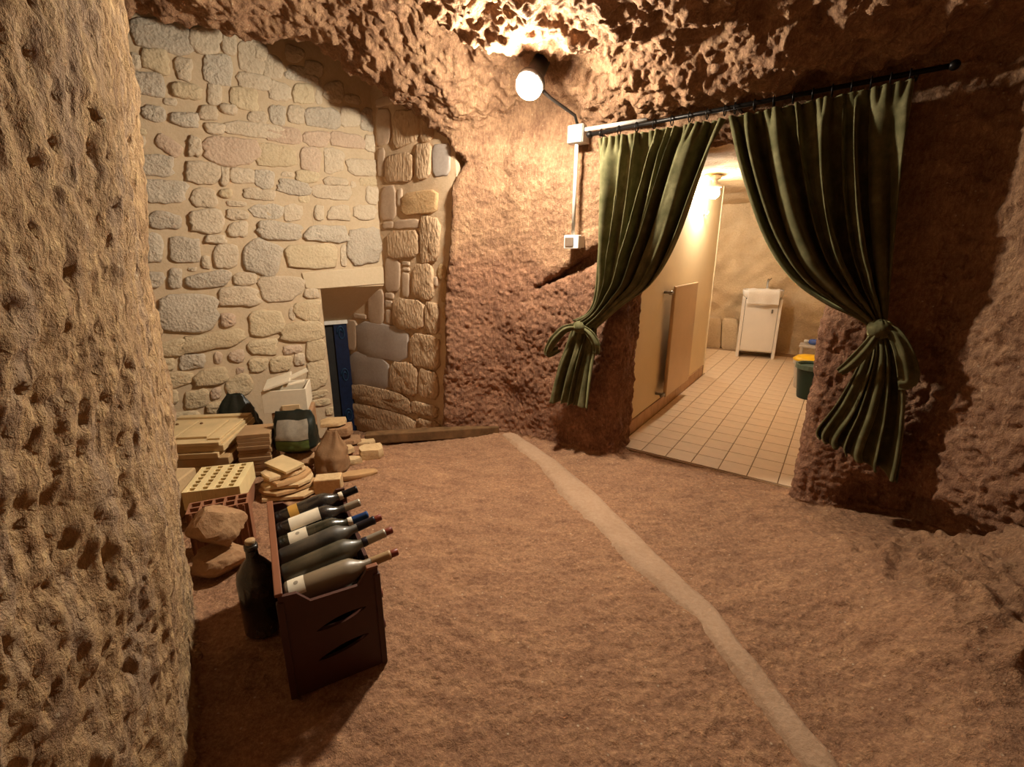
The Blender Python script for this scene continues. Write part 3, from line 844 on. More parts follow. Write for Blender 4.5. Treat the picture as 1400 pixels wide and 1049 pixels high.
for i in range(-6, 12):
    for j in range(0, 25):
        a0 = -.09 + i * TS; b0 = -.045 + j * TS
        cpt = BP(a0 + TS / 2, b0 + TS / 2, 0)
        u, v = pix(cpt)
        if not (850 < u < 1135 and 455 < v < 680): continue
        if a0 < -.12 and b0 < 2.5: continue
        if a0 + TS > 1.35 or b0 + TS > DEEP: continue
        if tile_me is None:
            t0 = MB().box((0, 0, -.003), (TS - .005, TS - .005, .008), bev=.0012).build('tile', M['tile'], bf)
            tile_me = t0.data; o = t0
        else:
            o = bpy.data.objects.new('tile', tile_me); COL.objects.link(o); o.parent = bf
        o.location = cpt; o.rotation_euler = (0, 0, ANG)
WA = -.11                                                   # face of the cream partition
PE = 2.55
ptn = bbox(MB(), WA - .09, WA, -.02, PE, -.02, 2.35).build('wall_partition', M['cream'])
tag(ptn, 'smooth cream partition wall inside the bathroom', 'wall', kind='structure')
bbox(MB(), WA - .1, WA + .008, PE - .012, PE + .012, -.02, 2.3).build('edge_trim', plain('cream_trim', rgb('f0dcb4'), .4), ptn)
sk = bbox(MB(), WA, WA + .004, -.02, PE - .012, -.004, .112).build('baseboard_partition', M['grout'])
tag(sk, 'tan tile skirting along the cream partition', 'baseboard', kind='structure')
for j in range(14):
    b0 = .0 + j * TS
    if b0 + TS > PE - .01: break
    bbox(MB(), WA + .002, WA + .011, b0 + .002, b0 + TS - .002, -.003, .11).build('tile', M['skirt'], sk)
# rock walls and ceiling of the bathroom: uneven sheets with thickness
def rocksheet(name, fn_, nu, nv, amp, label, mat, back):
    v = []; f = []
    for i in range(nu):
        for j in range(nv):
            p, n = fn_(i / (nu - 1), j / (nv - 1))
            q = Vector(p)
            o = amp * (mnoise.noise(q * 2.1) + .5 * mnoise.noise(q * 5.3) + .28 * mnoise.noise(q * 12))
            v.append(np.array(p) + np.array(n) * o)
    f = [(i * nv + j, (i + 1) * nv + j, (i + 1) * nv + j + 1, i * nv + j + 1) for i in range(nu - 1) for j in range(nv - 1)]
    k = len(v)
    cs = [fn_(a, b) for a, b in ((0, 0), (1, 0), (1, 1), (0, 1))]
    v += [np.array(p) - np.array(n) * back for p, n in cs]
    ci = [0, (nu - 1) * nv, nu * nv - 1, nv - 1]
    f.append((k + 3, k + 2, k + 1, k))
    for a in range(4): f.append((ci[a], k + a, k + (a + 1) % 4, ci[(a + 1) % 4]))
    o = add_mesh(name, v, f, mat, smooth=True)
    return tag(o, label, name.split('_')[0], kind='structure')
n2 = (-E2[0], -E2[1], 0)
bw = rocksheet('wall_bathroom_back', lambda s, t: (BP(-1.5 + 3.6 * s, DEEP + .12, -.05 + 2.5 * t), n2), 90, 66, .10, 'lumpy ochre rock wall at the back of the bathroom', M['bathrock'], .3)
n1_ = (-E1[0], -E1[1], 0)
rocksheet('wall_bathroom_right', lambda s, t: (BP(1.55 - .25 * s, .1 + (DEEP + .2) * s, -.05 + 2.5 * t), n1_), 70, 50, .08, 'lumpy rock side wall of the bathroom', M['bathrock'], .3)
rocksheet('wall_bathroom_left', lambda s, t: (BP(-1.4, 2.0 + 2.6 * s, -.05 + 2.5 * t), (E1[0], E1[1], 0)), 30, 30, .05, 'rock wall behind the cream partition', M['bathrock'], .2)
rocksheet('ceiling_bathroom', lambda s, t: (BP(-1.6 + 4.0 * s, .15 + 4.5 * t, 2.06), (0, 0, -1)), 60, 60, .05, 'low plastered rock ceiling of the bathroom', M['bathrock'], .2)
tag(bbox(MB(), -1.5, WA - .09, 1.95, 2.0, -.02, 2.3).build('wall_partition_end', M['cream']), 'cream return wall behind the partition', 'wall', kind='structure')
# dressed blocks low in the back wall
for (u0, v0, u1, v1) in ((963, 434, 986, 478), (987, 436, 1010, 480), (961, 480, 1006, 493)):
    c = (u0 + u1) / 2, (v0 + v1) / 2
    pts = outline(c[0], c[1], u1 - u0, v1 - v0, .1, 24, 20, .01)
    stone('stone', [EP(px, py, DEEP + .02) for px, py in pts], -E2, .03, M['bathrock'], bw, back=.2, bevel=.012, rough=.006)
# flat radiator on the partition
M['radiator'] = plain('beige_enamel', rgb('c9a880'), .4, 0, .05, 5, spec=.4)
M['metal'] = plain('brushed_metal', rgb('9a948c'), .35, .8, .1, 40)
r0, r1 = AP(922, 391, WA + .07), AP(953, 386, WA + .07)
b0_, b1_ = float((r0[:2] - B0) @ E2), float((r1[:2] - B0) @ E2)
ztop = (r0[2] + r1[2]) / 2; zbot = AP(912, 540, WA + .07)[2]
zbot = max(.14, zbot)
rad = thing('panel_radiator', 'tall flat beige radiator panel mounted on the cream partition', 'radiator', BP(WA, (b0_ + b1_) / 2, zbot), ANG)
hgt = ztop - zbot; wid = abs(b1_ - b0_)
MB().box((.075, 0, hgt / 2), (.022, wid, hgt), bev=.008).build('panel', M['radiator'], rad)
MB().box((.055, 0, hgt / 2), (.02, wid * .9, hgt * .94), bev=.004).build('back_plate', M['radiator'], rad)
for zz_ in (.03, hgt - .05):
    MB().tube([(.001, -wid / 2 - .03, zz_), (.06, -wid / 2 - .03, zz_), (.066, -wid / 2 + .01, zz_)], .011, 10).build('valve_pipe', M['metal'], rad, smooth=True)
    MB().tube([(.066, -wid / 2 - .075, zz_), (.066, -wid / 2 - .02, zz_)], .016, 10).build('valve', M['metal'], rad, smooth=True)
# coat hook on the partition
hp = AP(962, 290, WA)
hk = thing('coat_hook', 'small metal coat hook high on the cream partition', 'hook', hp, ANG)
MB().box((.004, 0, 0), (.008, .03, .07), bev=.003).build('plate', M['metal'], hk)
MB().tube([(.006, 0, -.01), (.035, 0, -.03), (.045, 0, -.015), (.045, 0, .01)], .006, 8).build('prong', M['metal'], hk, smooth=True)
# bathroom lamp
def bath_lamp(bp, label, power):
    t = thing('bathroom_lamp', label, 'lamp', bp, ANG)
    top = 2.03 - bp[2]
    MB().lathe([(.035, .035), (.058, .045), (.058, .065), (.02, .072), (.02, top - .01), (.05, top), (.05, top + .03)], 20).build('base', M['white_trim'], t, smooth=True)
    ball(.05, (0, 0, 0)).build('globe', emit('bath_glow', BATH_COLOR, power), t, smooth=True)
bath_lamp(EP(976, 264, 1.62), 'small glowing round lamp hanging beside the cream partition', BATH_POWER * .55)
bath_lamp(BP(-.85, 3.35, 1.9), 'glowing round lamp hidden behind the end of the cream partition', BATH_POWER * .42)
# washstand
M['white'] = plain('white_enamel', rgb('eee4d6'), .35, 0, .03, 6, spec=.4)
M['ceramic'] = plain('white_ceramic', rgb('f2ece2'), .15, 0, .02, 6, spec=.5)
M['chrome'] = plain('chrome', rgb('c9c9c9'), .12, 1.0, .05)
M['towel'] = plain('white_towel', rgb('ece2d4'), .95, 0, .05, 60, .004, .1, 160)
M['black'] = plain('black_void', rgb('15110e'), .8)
wl_, wr_ = G(1007, 486), G(1057, 494)
wc = (wl_ + wr_) / 2
wd = .47; wang = math.radians(-25)
ws = thing('washstand', 'white washstand cabinet against the rock wall of the bathroom', 'washstand', (wc[0], wc[1], .001), wang)
WH = .80; DP = .38
for sx in (-1, 1):
    MB().box((sx * (wd / 2 - .018), DP / 2, WH / 2), (.036, DP, WH), bev=.004).build('side_panel', M['white'], ws)
dr_ = MB().box((0, .012, .095 + (WH - .10) / 2), (wd - .08, .018, WH - .11), bev=.004).build('door', M['white'], ws)
MB().box((wd * .28, -.006, WH * .8), (.02, .022, .05), bev=.004).build('handle', M['metal'], dr_)
MB().box((0, DP / 2 + .01, .09), (wd - .074, DP - .03, .015)).build('bottom_shelf', M['white'], ws)
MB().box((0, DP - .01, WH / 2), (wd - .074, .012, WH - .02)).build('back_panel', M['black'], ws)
# basin: rounded front, hollow top
nb = 28
bv = []
for r_, zz_ in ((.86, WH - .005), (1.0, WH + .03), (1.04, WH + .09), (1.02, WH + .105), (.92, WH + .103), (.8, WH + .05), (.3, WH + .02)):
    for k in range(nb):
        t = 2 * math.pi * k / nb
        cxx, sxx = math.cos(t), math.sin(t)
        q = (abs(cxx) ** 3.2 + abs(sxx) ** 3.2) ** (-1 / 3.2)
        bv.append((cxx * q * r_ * wd / 2 * 1.02, DP / 2 - .01 + sxx * q * r_ * (DP / 2 + .03), zz_))
bfc = [(i * nb + k, i * nb + (k + 1) % nb, (i + 1) * nb + (k + 1) % nb, (i + 1) * nb + k) for i in range(6) for k in range(nb)]
bfc += [tuple(range(nb))[::-1], tuple(6 * nb + k for k in range(nb))]
add_mesh('basin', bv, bfc, M['ceramic'], ws, smooth=True)
tp = MB().tube([(.05, DP - .03, WH + .1), (.05, DP - .03, WH + .19), (.05, DP - .06, WH + .23), (.05, DP - .12, WH + .235), (.05, DP - .135, WH + .21)], .013, 10).build('tap', M['chrome'], ws, smooth=True)
MB().tube([(.05, DP - .03, WH + .2), (.09, DP - .02, WH + .25)], .008, 8).build('lever', M['chrome'], tp, smooth=True)
# towel draped over the front of the basin
tw = thing('towel', 'white towel draped over the front of the washstand basin', 'towel', (wc[0], wc[1], WH + .1), wang)
tv = []; nu_, nv_ = 26, 14
for i in range(nu_):
    for j in range(nv_):
        s = (i / (nu_ - 1) - .5) * (wd * .80); t = j / (nv_ - 1)
        if t < .4: yy, zz_ = .13 - t / .4 * .202, .022 + .006 * math.sin(s * 40)
        else:
            k = (t - .4) / .6
            yy, zz_ = -.072 - .012 * math.sin(min(1, k * 3) * 1.57) - .006 * math.sin(s * 34 + 1) * k, .016 - k * .19 - .008 * math.cos(s * 20)
        tv.append((s, yy, zz_))
two = add_mesh('towel_cloth', tv, [(i * nv_ + j, (i + 1) * nv_ + j, (i + 1) * nv_ + j + 1, i * nv_ + j + 1) for i in range(nu_ - 1) for j in range(nv_ - 1)], M['towel'], tw, smooth=True)
md = two.modifiers.new('thick', 'SOLIDIFY'); md.thickness = .008; md.offset = 1
hv_ = [(s, q, zz_) for (s, q, zz_) in []]
MB().box((0, -.092, -.155), (wd * .79, .006, .014), bev=.002).build('hem', M['towel'], tw)
# bins
def bin_(name, label, c, r0_, r1__, hh, mbody, mrim, lid=None):
    t = thing(name, label, 'bin', c, ANG)
    MB().lathe([(r0_, 0), (r0_ + .004, .01), (r1__, hh - .02), (r1__ - .01, hh - .02), (r0_ - .008, .02)], 24).build('body', mbody, t, smooth=False)
    autosmooth(t.children[0], 50)
    MB().lathe([(r1__ + .003, hh - .045), (r1__ + .013, hh - .04), (r1__ + .013, hh), (r1__ - .006, hh), (r1__ - .006, hh - .03)], 24).build('rim', mrim, t)
    if lid:
        MB().lathe([(r1__ + .015, hh), (r1__ + .02, hh + .01), (r1__ * .9, hh + .04), (r1__ * .3, hh + .055), (.002, hh + .057)], 24).build('lid', lid, t, smooth=True)
    return t
M['green_pl'] = plain('dark_green_plastic', rgb('17302a'), .4)
M['green_rim'] = plain('grey_green_plastic', rgb('57675a'), .4)
M['yellow_pl'] = plain('yellow_plastic', rgb('e8b31c'), .4, vary=.05)
M['blue_pl'] = plain('blue_plastic', rgb('4a63a8'), .4)
gb = G(1112, 548)
bin_('waste_bin', 'dark green plastic bin with a grey-green rim by the doorway', (gb[0] + .02, gb[1] + .1, .001), .11, .15, .34, M['green_pl'], M['green_rim'])
yb = G(1110, 488, .34)
bin_('lidded_bin', 'grey bin with a bright yellow lid behind the green bin', (yb[0], yb[1], .001), .12, .15, .30, M['grey_plastic'], M['grey_plastic'], M['yellow_pl'])
cb = G(1113, 470, .30)
st = thing('step_stool', 'small grey stool beyond the yellow-lidded bin', 'stool', (cb[0], cb[1], .001), ANG)
MB().box((0, 0, .27), (.3, .24, .03), bev=.008).build('seat', M['grey_plastic'], st)
for sx in (-1, 1):
    for sy in (-1, 1):
        MB().box((sx * .12, sy * .09, .128), (.03, .03, .256), bev=.004).build('leg', M['grey_plastic'], st)
bt = thing('spray_bottle', 'blue bottle with a white cap lying on the grey stool', 'bottle', (cb[0], cb[1], .286 + .035), ANG)
Rx = Matrix.Rotation(math.pi / 2, 4, 'Y')
MB().lathe([(.03, -.09), (.034, -.085), (.034, .04), (.02, .06)], 16, Rx.inverted()).build('bottle_body', M['blue_pl'], bt, smooth=True)
MB().lathe([(.021, .06), (.021, .105), (.015, .11)], 16, Rx.inverted()).build('cap', M['white_trim'], bt, smooth=True)

# ------------------------------------------------------------------ wiring on the wall
WP = -.30
JB = EP(789, 184, WP - .06); SB = EP(783, 331, WP - .05)
jb = thing('junction_box', 'square grey junction box beside the curtain rod', 'junction box', JB, ANG)
MB().box((0, 0, 0), (.105, .05, .105), bev=.006).build('box_body', M['grey_plastic'], jb)
MB().box((0, -.028, 0), (.098, .012, .098), bev=.005).build('cover', M['grey_plastic'], jb)
MB().box((0, .05, 0), (.09, .06, .09)).build('back_mount', M['grey_plastic'], jb)
sb = thing('switch_box', 'small surface-mounted light switch box below the junction box', 'switch', SB, ANG)
MB().box((0, 0, 0), (.105, .05, .085), bev=.006).build('box_body', M['white_trim'], sb)
MB().box((-.012, -.027, 0), (.06, .008, .055), bev=.002).build('rocker', plain('brown_switch', rgb('6b5a4c'), .4), sb)
MB().box((0, .05, 0), (.09, .06, .07)).build('back_mount', M['white_trim'], sb)
def conduit(label, pts, r, name='conduit_pipe', mat=None):
    o = MB().tube(pts, r, 10).build(name, mat or M['grey_plastic'], smooth=True)
    return tag(o, label, 'conduit')
conduit('straight grey conduit between junction box and switch box', [JB + np.array([0, 0, -.054]), SB + np.array([0, 0, .044])], .012)
ce = EP(885, 164, WP - .05)
conduit('grey conduit from the junction box along the top of the curtain', [JB + np.append(E1 * .054, 0.02), ce], .012)
tl_ = LP + np.array([E2[0] * .72, E2[1] * .72, .69]) * .05
conduit('thin cable rising from the junction box to the lamp', [JB + np.array([0, 0, .054]), JB + np.array([-.02, -.02, .1]), (JB * .35 + tl_ * .65) + np.array([0, 0, .02]), tl_], .009, 'lamp_cable', M['dark_plastic'])

# ------------------------------------------------------------------ curtains
CP = -.40
M['rod'] = plain('black_iron', rgb('1d1916'), .4, .6)
def velvet():
    m, nt, b = newmat('green_velvet')
    v = objco(nt, world=True)
    f = tex(nt, 'noise', 14, 5, .6, v)
    setc(nt, b, ramp(nt, [(.3, rgb('454228')), (.55, rgb('5c563a')), (.75, rgb('736c4d'))], f))
    b.inputs['Roughness'].default_value = .85
    b.inputs['Specular IOR Level'].default_value = .1
    b.inputs['Sheen Weight'].default_value = .5
    b.inputs['Sheen Roughness'].default_value = .35
    b.inputs['Sheen Tint'].default_value = rgb('b9b37a')
    bump(nt, b, tex(nt, 'noise', 120, 4, .6, v), .4, .002)
    return m
M['velvet'] = velvet()
RA, RB = EP(806, 184, CP), EP(1305, 89, CP)
rodc = (RA + RB) / 2
rod = thing('curtain_rod', 'black iron curtain rod with rings above the doorway', 'curtain rod', RA)
MB().tube([(0, 0, 0), RB - RA], .011, 12).build('rod_bar', M['rod'], rod, smooth=True)
for k, p in enumerate((RA, RB)):
    ball(.02, p - RA, 10).build('finial', M['rod'], rod, smooth=True)
rdir = (RB - RA) / np.linalg.norm(RB - RA)
for k in (.03, .5, .93):
    p = RA + (RB - RA) * k
    MB().tube([p - RA, p - RA + np.append(E2 * .13, .0)], .008, 8).build('bracket', M['rod'], rod, smooth=True)
def ring_at(p):
    a = Vector(np.append(E2, 0)); c = Vector((0, 0, 1))
    pts = [Vector(p - RA) + Vector((0, 0, -.008)) + .024 * (a * math.cos(t) + c * math.sin(t)) for t in np.linspace(0, 2 * math.pi, 15)]
    MB().tube(pts, .003, 6, cap=False).build('ring', M['rod'], rod, smooth=True)
def curve(pts, n):
    """smooth interpolation through px points"""
    P_ = np.array(pts, float); d = np.r_[0, np.cumsum(np.linalg.norm(np.diff(P_, axis=0), axis=1))]; d /= d[-1]
    out = []
    for t in np.linspace(0, 1, n):
        i = min(max(np.searchsorted(d, t) - 1, 0), len(P_) - 2)
        f = (t - d[i]) / (d[i + 1] - d[i])
        p0, p1, p2, p3 = P_[max(i - 1, 0)], P_[i], P_[i + 1], P_[min(i + 2, len(P_) - 1)]
        out.append(.5 * (2 * p1 + (p2 - p0) * f + (2 * p0 - 5 * p1 + 4 * p2 - p3) * f * f + (3 * p1 - p0 - 3 * p2 + p3) * f ** 3))
    return out
def drape(name, Lc, Rc, folds, amp, mat, parent, loc, seed, nr=70, nc=170, headrows=0.0, ampend=None, gather=None, off=0.0, wander=.35):
    rs = random.Random(seed)
    ph = [rs.uniform(0, 6.28) for _ in range(6)]
    Ls, Rs = curve(Lc, nr), curve(Rc, nr)
    v = []
    for j in range(nr):
        t = j / (nr - 1)
        a, b = EP(*Ls[j], CP), EP(*Rs[j], CP)
        av = amp[0] + (amp[1] - amp[0]) * sstep(0, .35, np.array(t)) if ampend is None else np.interp(t, [q[0] for q in ampend], [q[1] for q in ampend])
        for i in range(nc):
            s = i / (nc - 1)
            sw = s + (.55 * math.sin(2 * math.pi * s * 1.3 + ph[0] + t * .8) + .30 * math.sin(2 * math.pi * s * 3.1 + ph[5] - t * .6)) / folds
            fph = 2 * math.pi * folds * sw
            w1 = math.sin(fph + .5 * math.sin(2.2 * t + ph[1]))
            w2 = math.sin(fph * .5 + ph[2] + t * .9)
            w1 = math.copysign(abs(w1) ** .8, w1)
            o = av * (.7 * w1 * (1 + .35 * math.sin(5.1 * s + ph[4])) + .5 * w2 * min(1, t * 3) + .12 * math.sin(fph * 2.0 + ph[3]))
            if headrows and t < headrows:                     # gathered heading tape
                k = 1 - t / headrows
                o = o * (1 - .5 * k) + .023 * k * math.sin(2 * math.pi * folds * 2.6 * s + ph[4])
            lat = .25 * av * math.cos(fph)
            p = a + (b - a) * s + np.append(-E2 * (o + off) , 0) + (b - a) / (np.linalg.norm(b - a) + 1e-6) * lat * math.sin(math.pi * s)
            v.append(p)
    f = [(j * nc + i, j * nc + i + 1, (j + 1) * nc + i + 1, (j + 1) * nc + i) for j in range(nr - 1) for i in range(nc - 1)]
    o = add_mesh(name, v, f, mat, parent, smooth=True, loc=loc)
    o.location = (0, 0, 0)
    md = o.modifiers.new('thick', 'SOLIDIFY'); md.thickness = .006
    return o
def loop_ribbon(name, pts, wdt, parent, loc, mat):
    """a folded band of velvet through px points with an outward offset"""
    c = curve([p[:2] for p in pts], 24); of = np.interp(np.linspace(0, 1, 24), np.linspace(0, 1, len(pts)), [p[2] for p in pts])
    P3 = [EP(u, v_, CP) + np.append(-E2 * o, 0) for (u, v_), o in zip(c, of)]
    v = []; nwd = 9
    wz = np.interp(np.linspace(0, 1, 24), np.linspace(0, 1, len(pts)), [p[3] for p in pts])
    for i, p in enumerate(P3):
        d = P3[min(i + 1, 23)] - P3[max(i - 1, 0)]; d /= np.linalg.norm(d)
        nrm = np.append(-E2, 0); side = np.cross(d, nrm); side /= np.linalg.norm(side)
        for k in range(nwd):
            q = k / (nwd - 1) - .5
            v.append(p + side * q * wz[i] * wdt + nrm * .010 * math.cos(q * 9))
    f = [(i * nwd + k, i * nwd + k + 1, (i + 1) * nwd + k + 1, (i + 1) * nwd + k) for i in range(23) for k in range(nwd - 1)]
    o = add_mesh(name, v, f, mat, parent, smooth=True, loc=loc); o.location = (0, 0, 0)
    md = o.modifiers.new('thick', 'SOLIDIFY'); md.thickness = .005
    return o
def knot(parent, loc, u, v_, r, off):
    p = EP(u, v_, CP) + np.append(-E2 * off, 0) - loc
    vv = []; ff = []
    mb = ball(r, p, 14, .85)
    vs = []
    for q in mb.v:
        d = Vector(q) - Vector(p)
        vs.append(np.array(q) + np.array(d.normalized()) * .008 * math.sin(9 * math.atan2(d.y, d.x) + d.z * 60))
    return add_mesh('knot', vs, mb.f, M['velvet'], parent, smooth=True)
# curtain tied toward the junction-box side
cl0 = EP(812, 445, CP); CL = np.array([cl0[0], cl0[1], EP(780, 555, CP)[2]])
cur1 = thing('curtain', 'green velvet curtain tied back low beside the switch box', 'curtain', CL, 0, 'green velvet curtains in the doorway')
drape('drape', [(819, 192), (819, 260), (817, 340), (815, 400), (806, 426), (786, 437)], [(993, 165), (962, 240), (925, 330), (890, 388), (850, 418), (818, 448)], 7.3, (.03, .045), M['velvet'], cur1, CL, 3,
      headrows=.12, off=.03, ampend=[(0, .032), (.15, .07), (.6, .092), (.85, .055), (1, .02)])
drape('tail', [(786, 440), (775, 470), (762, 505), (752, 545)], [(818, 448), (818, 475), (812, 515), (806, 558)], 4, (.02, .04), M['velvet'], cur1, CL, 8, nr=36, nc=80, ampend=[(0, .018), (.4, .035), (1, .045)], off=.02)
knot(cur1, CL, 798, 446, .042, .045)
loop_ribbon('bow_loop', [(796, 446, .05, .5), (780, 448, .08, 1), (762, 466, .08, 1.2), (754, 482, .06, 1.0), (768, 476, .05, .8)], .05, cur1, CL, M['velvet'])
loop_ribbon('bow_loop', [(800, 446, .05, .5), (814, 455, .08, 1), (822, 470, .08, 1.1), (820, 482, .06, .8)], .045, cur1, CL, M['velvet'])
# curtain tied on the other side
cr0 = EP(1200, 445, CP); CR = np.array([cr0[0], cr0[1], EP(1225, 655, CP)[2]])
cur2 = thing('curtain', 'green velvet curtain tied in a large bow beside the rough wall', 'curtain', CR, 0, 'green velvet curtains in the doorway')
drape('drape', [(1000, 162), (1018, 240), (1048, 325), (1085, 380), (1130, 413), (1170, 432), (1188, 444)], [(1247, 112), (1236, 190), (1227, 280), (1220, 360), (1216, 405), (1214, 428), (1211, 446)], 6.6, (.03, .05), M['velvet'], cur2, CR, 21,
      headrows=.11, off=.02, ampend=[(0, .034), (.15, .075), (.6, .095), (.85, .06), (1, .02)])
drape('tail', [(1188, 446), (1176, 490), (1146, 545), (1117, 584), (1121, 598)], [(1214, 448), (1230, 490), (1236, 550), (1232, 620), (1226, 656)], 5, (.02, .05), M['velvet'], cur2, CR, 5, nr=44, nc=110, ampend=[(0, .018), (.4, .04), (1, .055)], off=.02)
knot(cur2, CR, 1202, 448, .048, .05)
loop_ribbon('bow_loop', [(1202, 446, .06, .5), (1220, 452, .09, 1), (1234, 480, .10, 1.3), (1240, 515, .08, 1.5), (1226, 520, .06, 1.2)], .05, cur2, CR, M['velvet'])
loop_ribbon('bow_loop', [(1200, 450, .06, .5), (1186, 470, .09, .9), (1166, 492, .08, 1.0), (1148, 506, .06, .6)], .05, cur2, CR, M['velvet'])
for (u0, v0), (u1, v1), k in (((822, 188), (990, 161), 8), ((1004, 158), (1243, 109), 10)):
    for i in range(k):
        f = i / (k - 1)
        u = u0 + (u1 - u0) * f
        p = EP(u, v0 + (v1 - v0) * f, CP)
        t = float((p - RA)[:2] @ rdir[:2]) / float(rdir[:2] @ rdir[:2])
        ring_at(RA + rdir * t)

# ------------------------------------------------------------------ wine crate
from mathutils.geometry import tessellate_polygon
def panel(loops, thick):
    """flat panel in (x, z) with holes, extruded along +y"""
    lp = [[Vector((p[0], p[1], 0)) for p in L] for L in loops]
    tris = tessellate_polygon(lp)
    flat = [p for L in loops for p in L]
    n = len(flat)
    v = [(p[0], 0, p[1]) for p in flat] + [(p[0], thick, p[1]) for p in flat]
    f = [tuple(t) for t in tris] + [tuple(i + n for i in t)[::-1] for t in tris]
    k = 0
    for L in loops:
        m = len(L)
        for i in range(m):
            a, b = k + i, k + (i + 1) % m
            f.append((a, b, b + n, a + n))
        k += m
    mb = MB().add(v, f)
    return mb
def fixn(o):
    bm = bmesh.new(); bm.from_mesh(o.data); bmesh.ops.recalc_face_normals(bm, faces=bm.faces); bm.to_mesh(o.data); bm.free()
    return o
M['crate'] = plain('maroon_plastic', rgb('4a2a20'), .45, 0, .08, 10, spec=.35)
M['crate_rim'] = plain('brown_plastic_rim', rgb('7a4a30'), .45, 0, .08, 10, spec=.35)
ZC = .055; HCR = .375
tops = [G(u, v_, ZC + HCR) for u, v_ in ((390, 811), (528, 775), (359, 690), (462, 669))]
cc = sum(tops) / 4
CANG = math.radians(28.6)
CW, CD = .288, .605
crate = thing('wine_crate', 'dark maroon plastic crate filled with wine bottles on the floor', 'crate', (cc[0], cc[1], ZC), CANG)
def lens(x0_, z0_, x1_, z1_, w_, n=12):
    a = np.array([x0_, z0_]); b = np.array([x1_, z1_]); d = b - a; nn = np.array([-d[1], d[0]]) / np.linalg.norm(d)
    up = [tuple(a + d * t + nn * w_ * math.sin(math.pi * t) ** .7) for t in np.linspace(0, 1, n)]
    dn = [tuple(a + d * t - nn * w_ * math.sin(math.pi * t) ** .7) for t in np.linspace(1, 0, n)][1:-1]
    return up + dn
hx = CW / 2
front = [(-hx, 0), (hx, 0), (hx, HCR), (hx - .035, HCR), (hx - .065, HCR - .045), (-hx + .085, HCR - .045), (-hx + .05, HCR - .004), (-hx, HCR)]
fp = fixn(panel([front, lens(-.055, .215, .10, .245, .014), lens(-.06, .105, .10, .14, .014)], .012).build('front_panel', M['crate'], crate))
fp.location = (0, -CD / 2, 0)
bk_ = fixn(panel([front, lens(-.08, .215, .08, .235, .014), lens(-.08, .105, .08, .125, .014)], .012).build('back_panel', M['crate'], crate))
bk_.location = (0, CD / 2 - .012, 0)
sy = CD / 2 - .013
side = [(-sy, 0), (sy, 0), (sy, HCR), (-sy, HCR)]
holes = []
for k in range(6):
    yy = -sy + .06 + k * .092
    for zz_ in (.094, .219):
        holes.append([(yy + .026 * math.cos(t), zz_ + .026 * math.sin(t)) for t in np.linspace(0, 2 * math.pi, 13)[:-1]])
sl_ = fixn(panel([side], .012).build('side_panel', M['crate'], crate)); sl_.rotation_euler = (0, 0, math.pi / 2); sl_.location = (-hx + .012, 0, 0)
low = [(-sy, 0), (sy, 0), (sy, HCR - .062), (-sy, HCR - .062)]
sr_ = fixn(panel([low] + holes, .012).build('side_panel', M['crate'], crate)); sr_.rotation_euler = (0, 0, math.pi / 2); sr_.location = (hx, 0, 0)
MB().box((0, 0, .006), (CW - .026, CD - .026, .012)).build('bottom', M['crate'], crate)
MB().box((-hx + .004, 0, HCR + .006), (.022, CD, .012), bev=.003).build('rim', M['crate_rim'], crate)
for sx in (-1, 1):
    for sy_ in (-1, 1):
        MB().box((sx * (hx - .004), sy_ * (CD / 2 - .005), HCR / 2 - .01), (.02, .02, HCR - .02), bev=.003).build('corner_post', M['crate'], crate)
MB().box((hx - .016, -CD / 2 + .008, HCR + .004), (.036, .02, .01), bev=.003).build('rim', M['crate_rim'], crate)

def glass(name, col, rough=.12, dust=.25):
    m, nt, b = newmat(name)
    v = objco(nt)
    f = tex(nt, 'noise', 9, 5, .6, v)
    setc(nt, b, mix(nt, mth(nt, 'MULTIPLY', ramp(nt, [(.35, (0, 0, 0, 1)), (.75, (1, 1, 1, 1))], f), dust), col, rgb('8c7a60')))
    nt.links.new(mth(nt, 'MULTIPLY_ADD', f, dust, rough), b.inputs['Roughness'])
    b.inputs['Specular IOR Level'].default_value = .6
    b.inputs['Coat Weight'].default_value = .3
    return m
GL = {'black': glass('black_glass', rgb('100f12')), 'green': glass('dark_green_glass', rgb('181c10')), 'dusty': glass('dusty_dark_glass', rgb('22211d'), .3, .45), 'olive': glass('dusty_olive_glass', rgb('2e2b1a'), .25, .4), 'clear': glass('dusty_clear_glass', rgb('7d6c55'), .15, .5)}
FO = {k: plain('capsule_' + k, rgb(c), .35, .3 if k == 'silver' else 0) for k, c in dict(black='141216', silver='a09584', blue='1f3f70', dark='231f26', red='7a3a2c', tan='a88a64', wine='4b1d22').items()}
LBL = plain('paper_label', rgb('d9cbb2'), .8, 0, .06, 30)
LBL2 = plain('gold_label', rgb('b98a3c'), .6)
INK = plain('label_ink', rgb('938673'), .8)
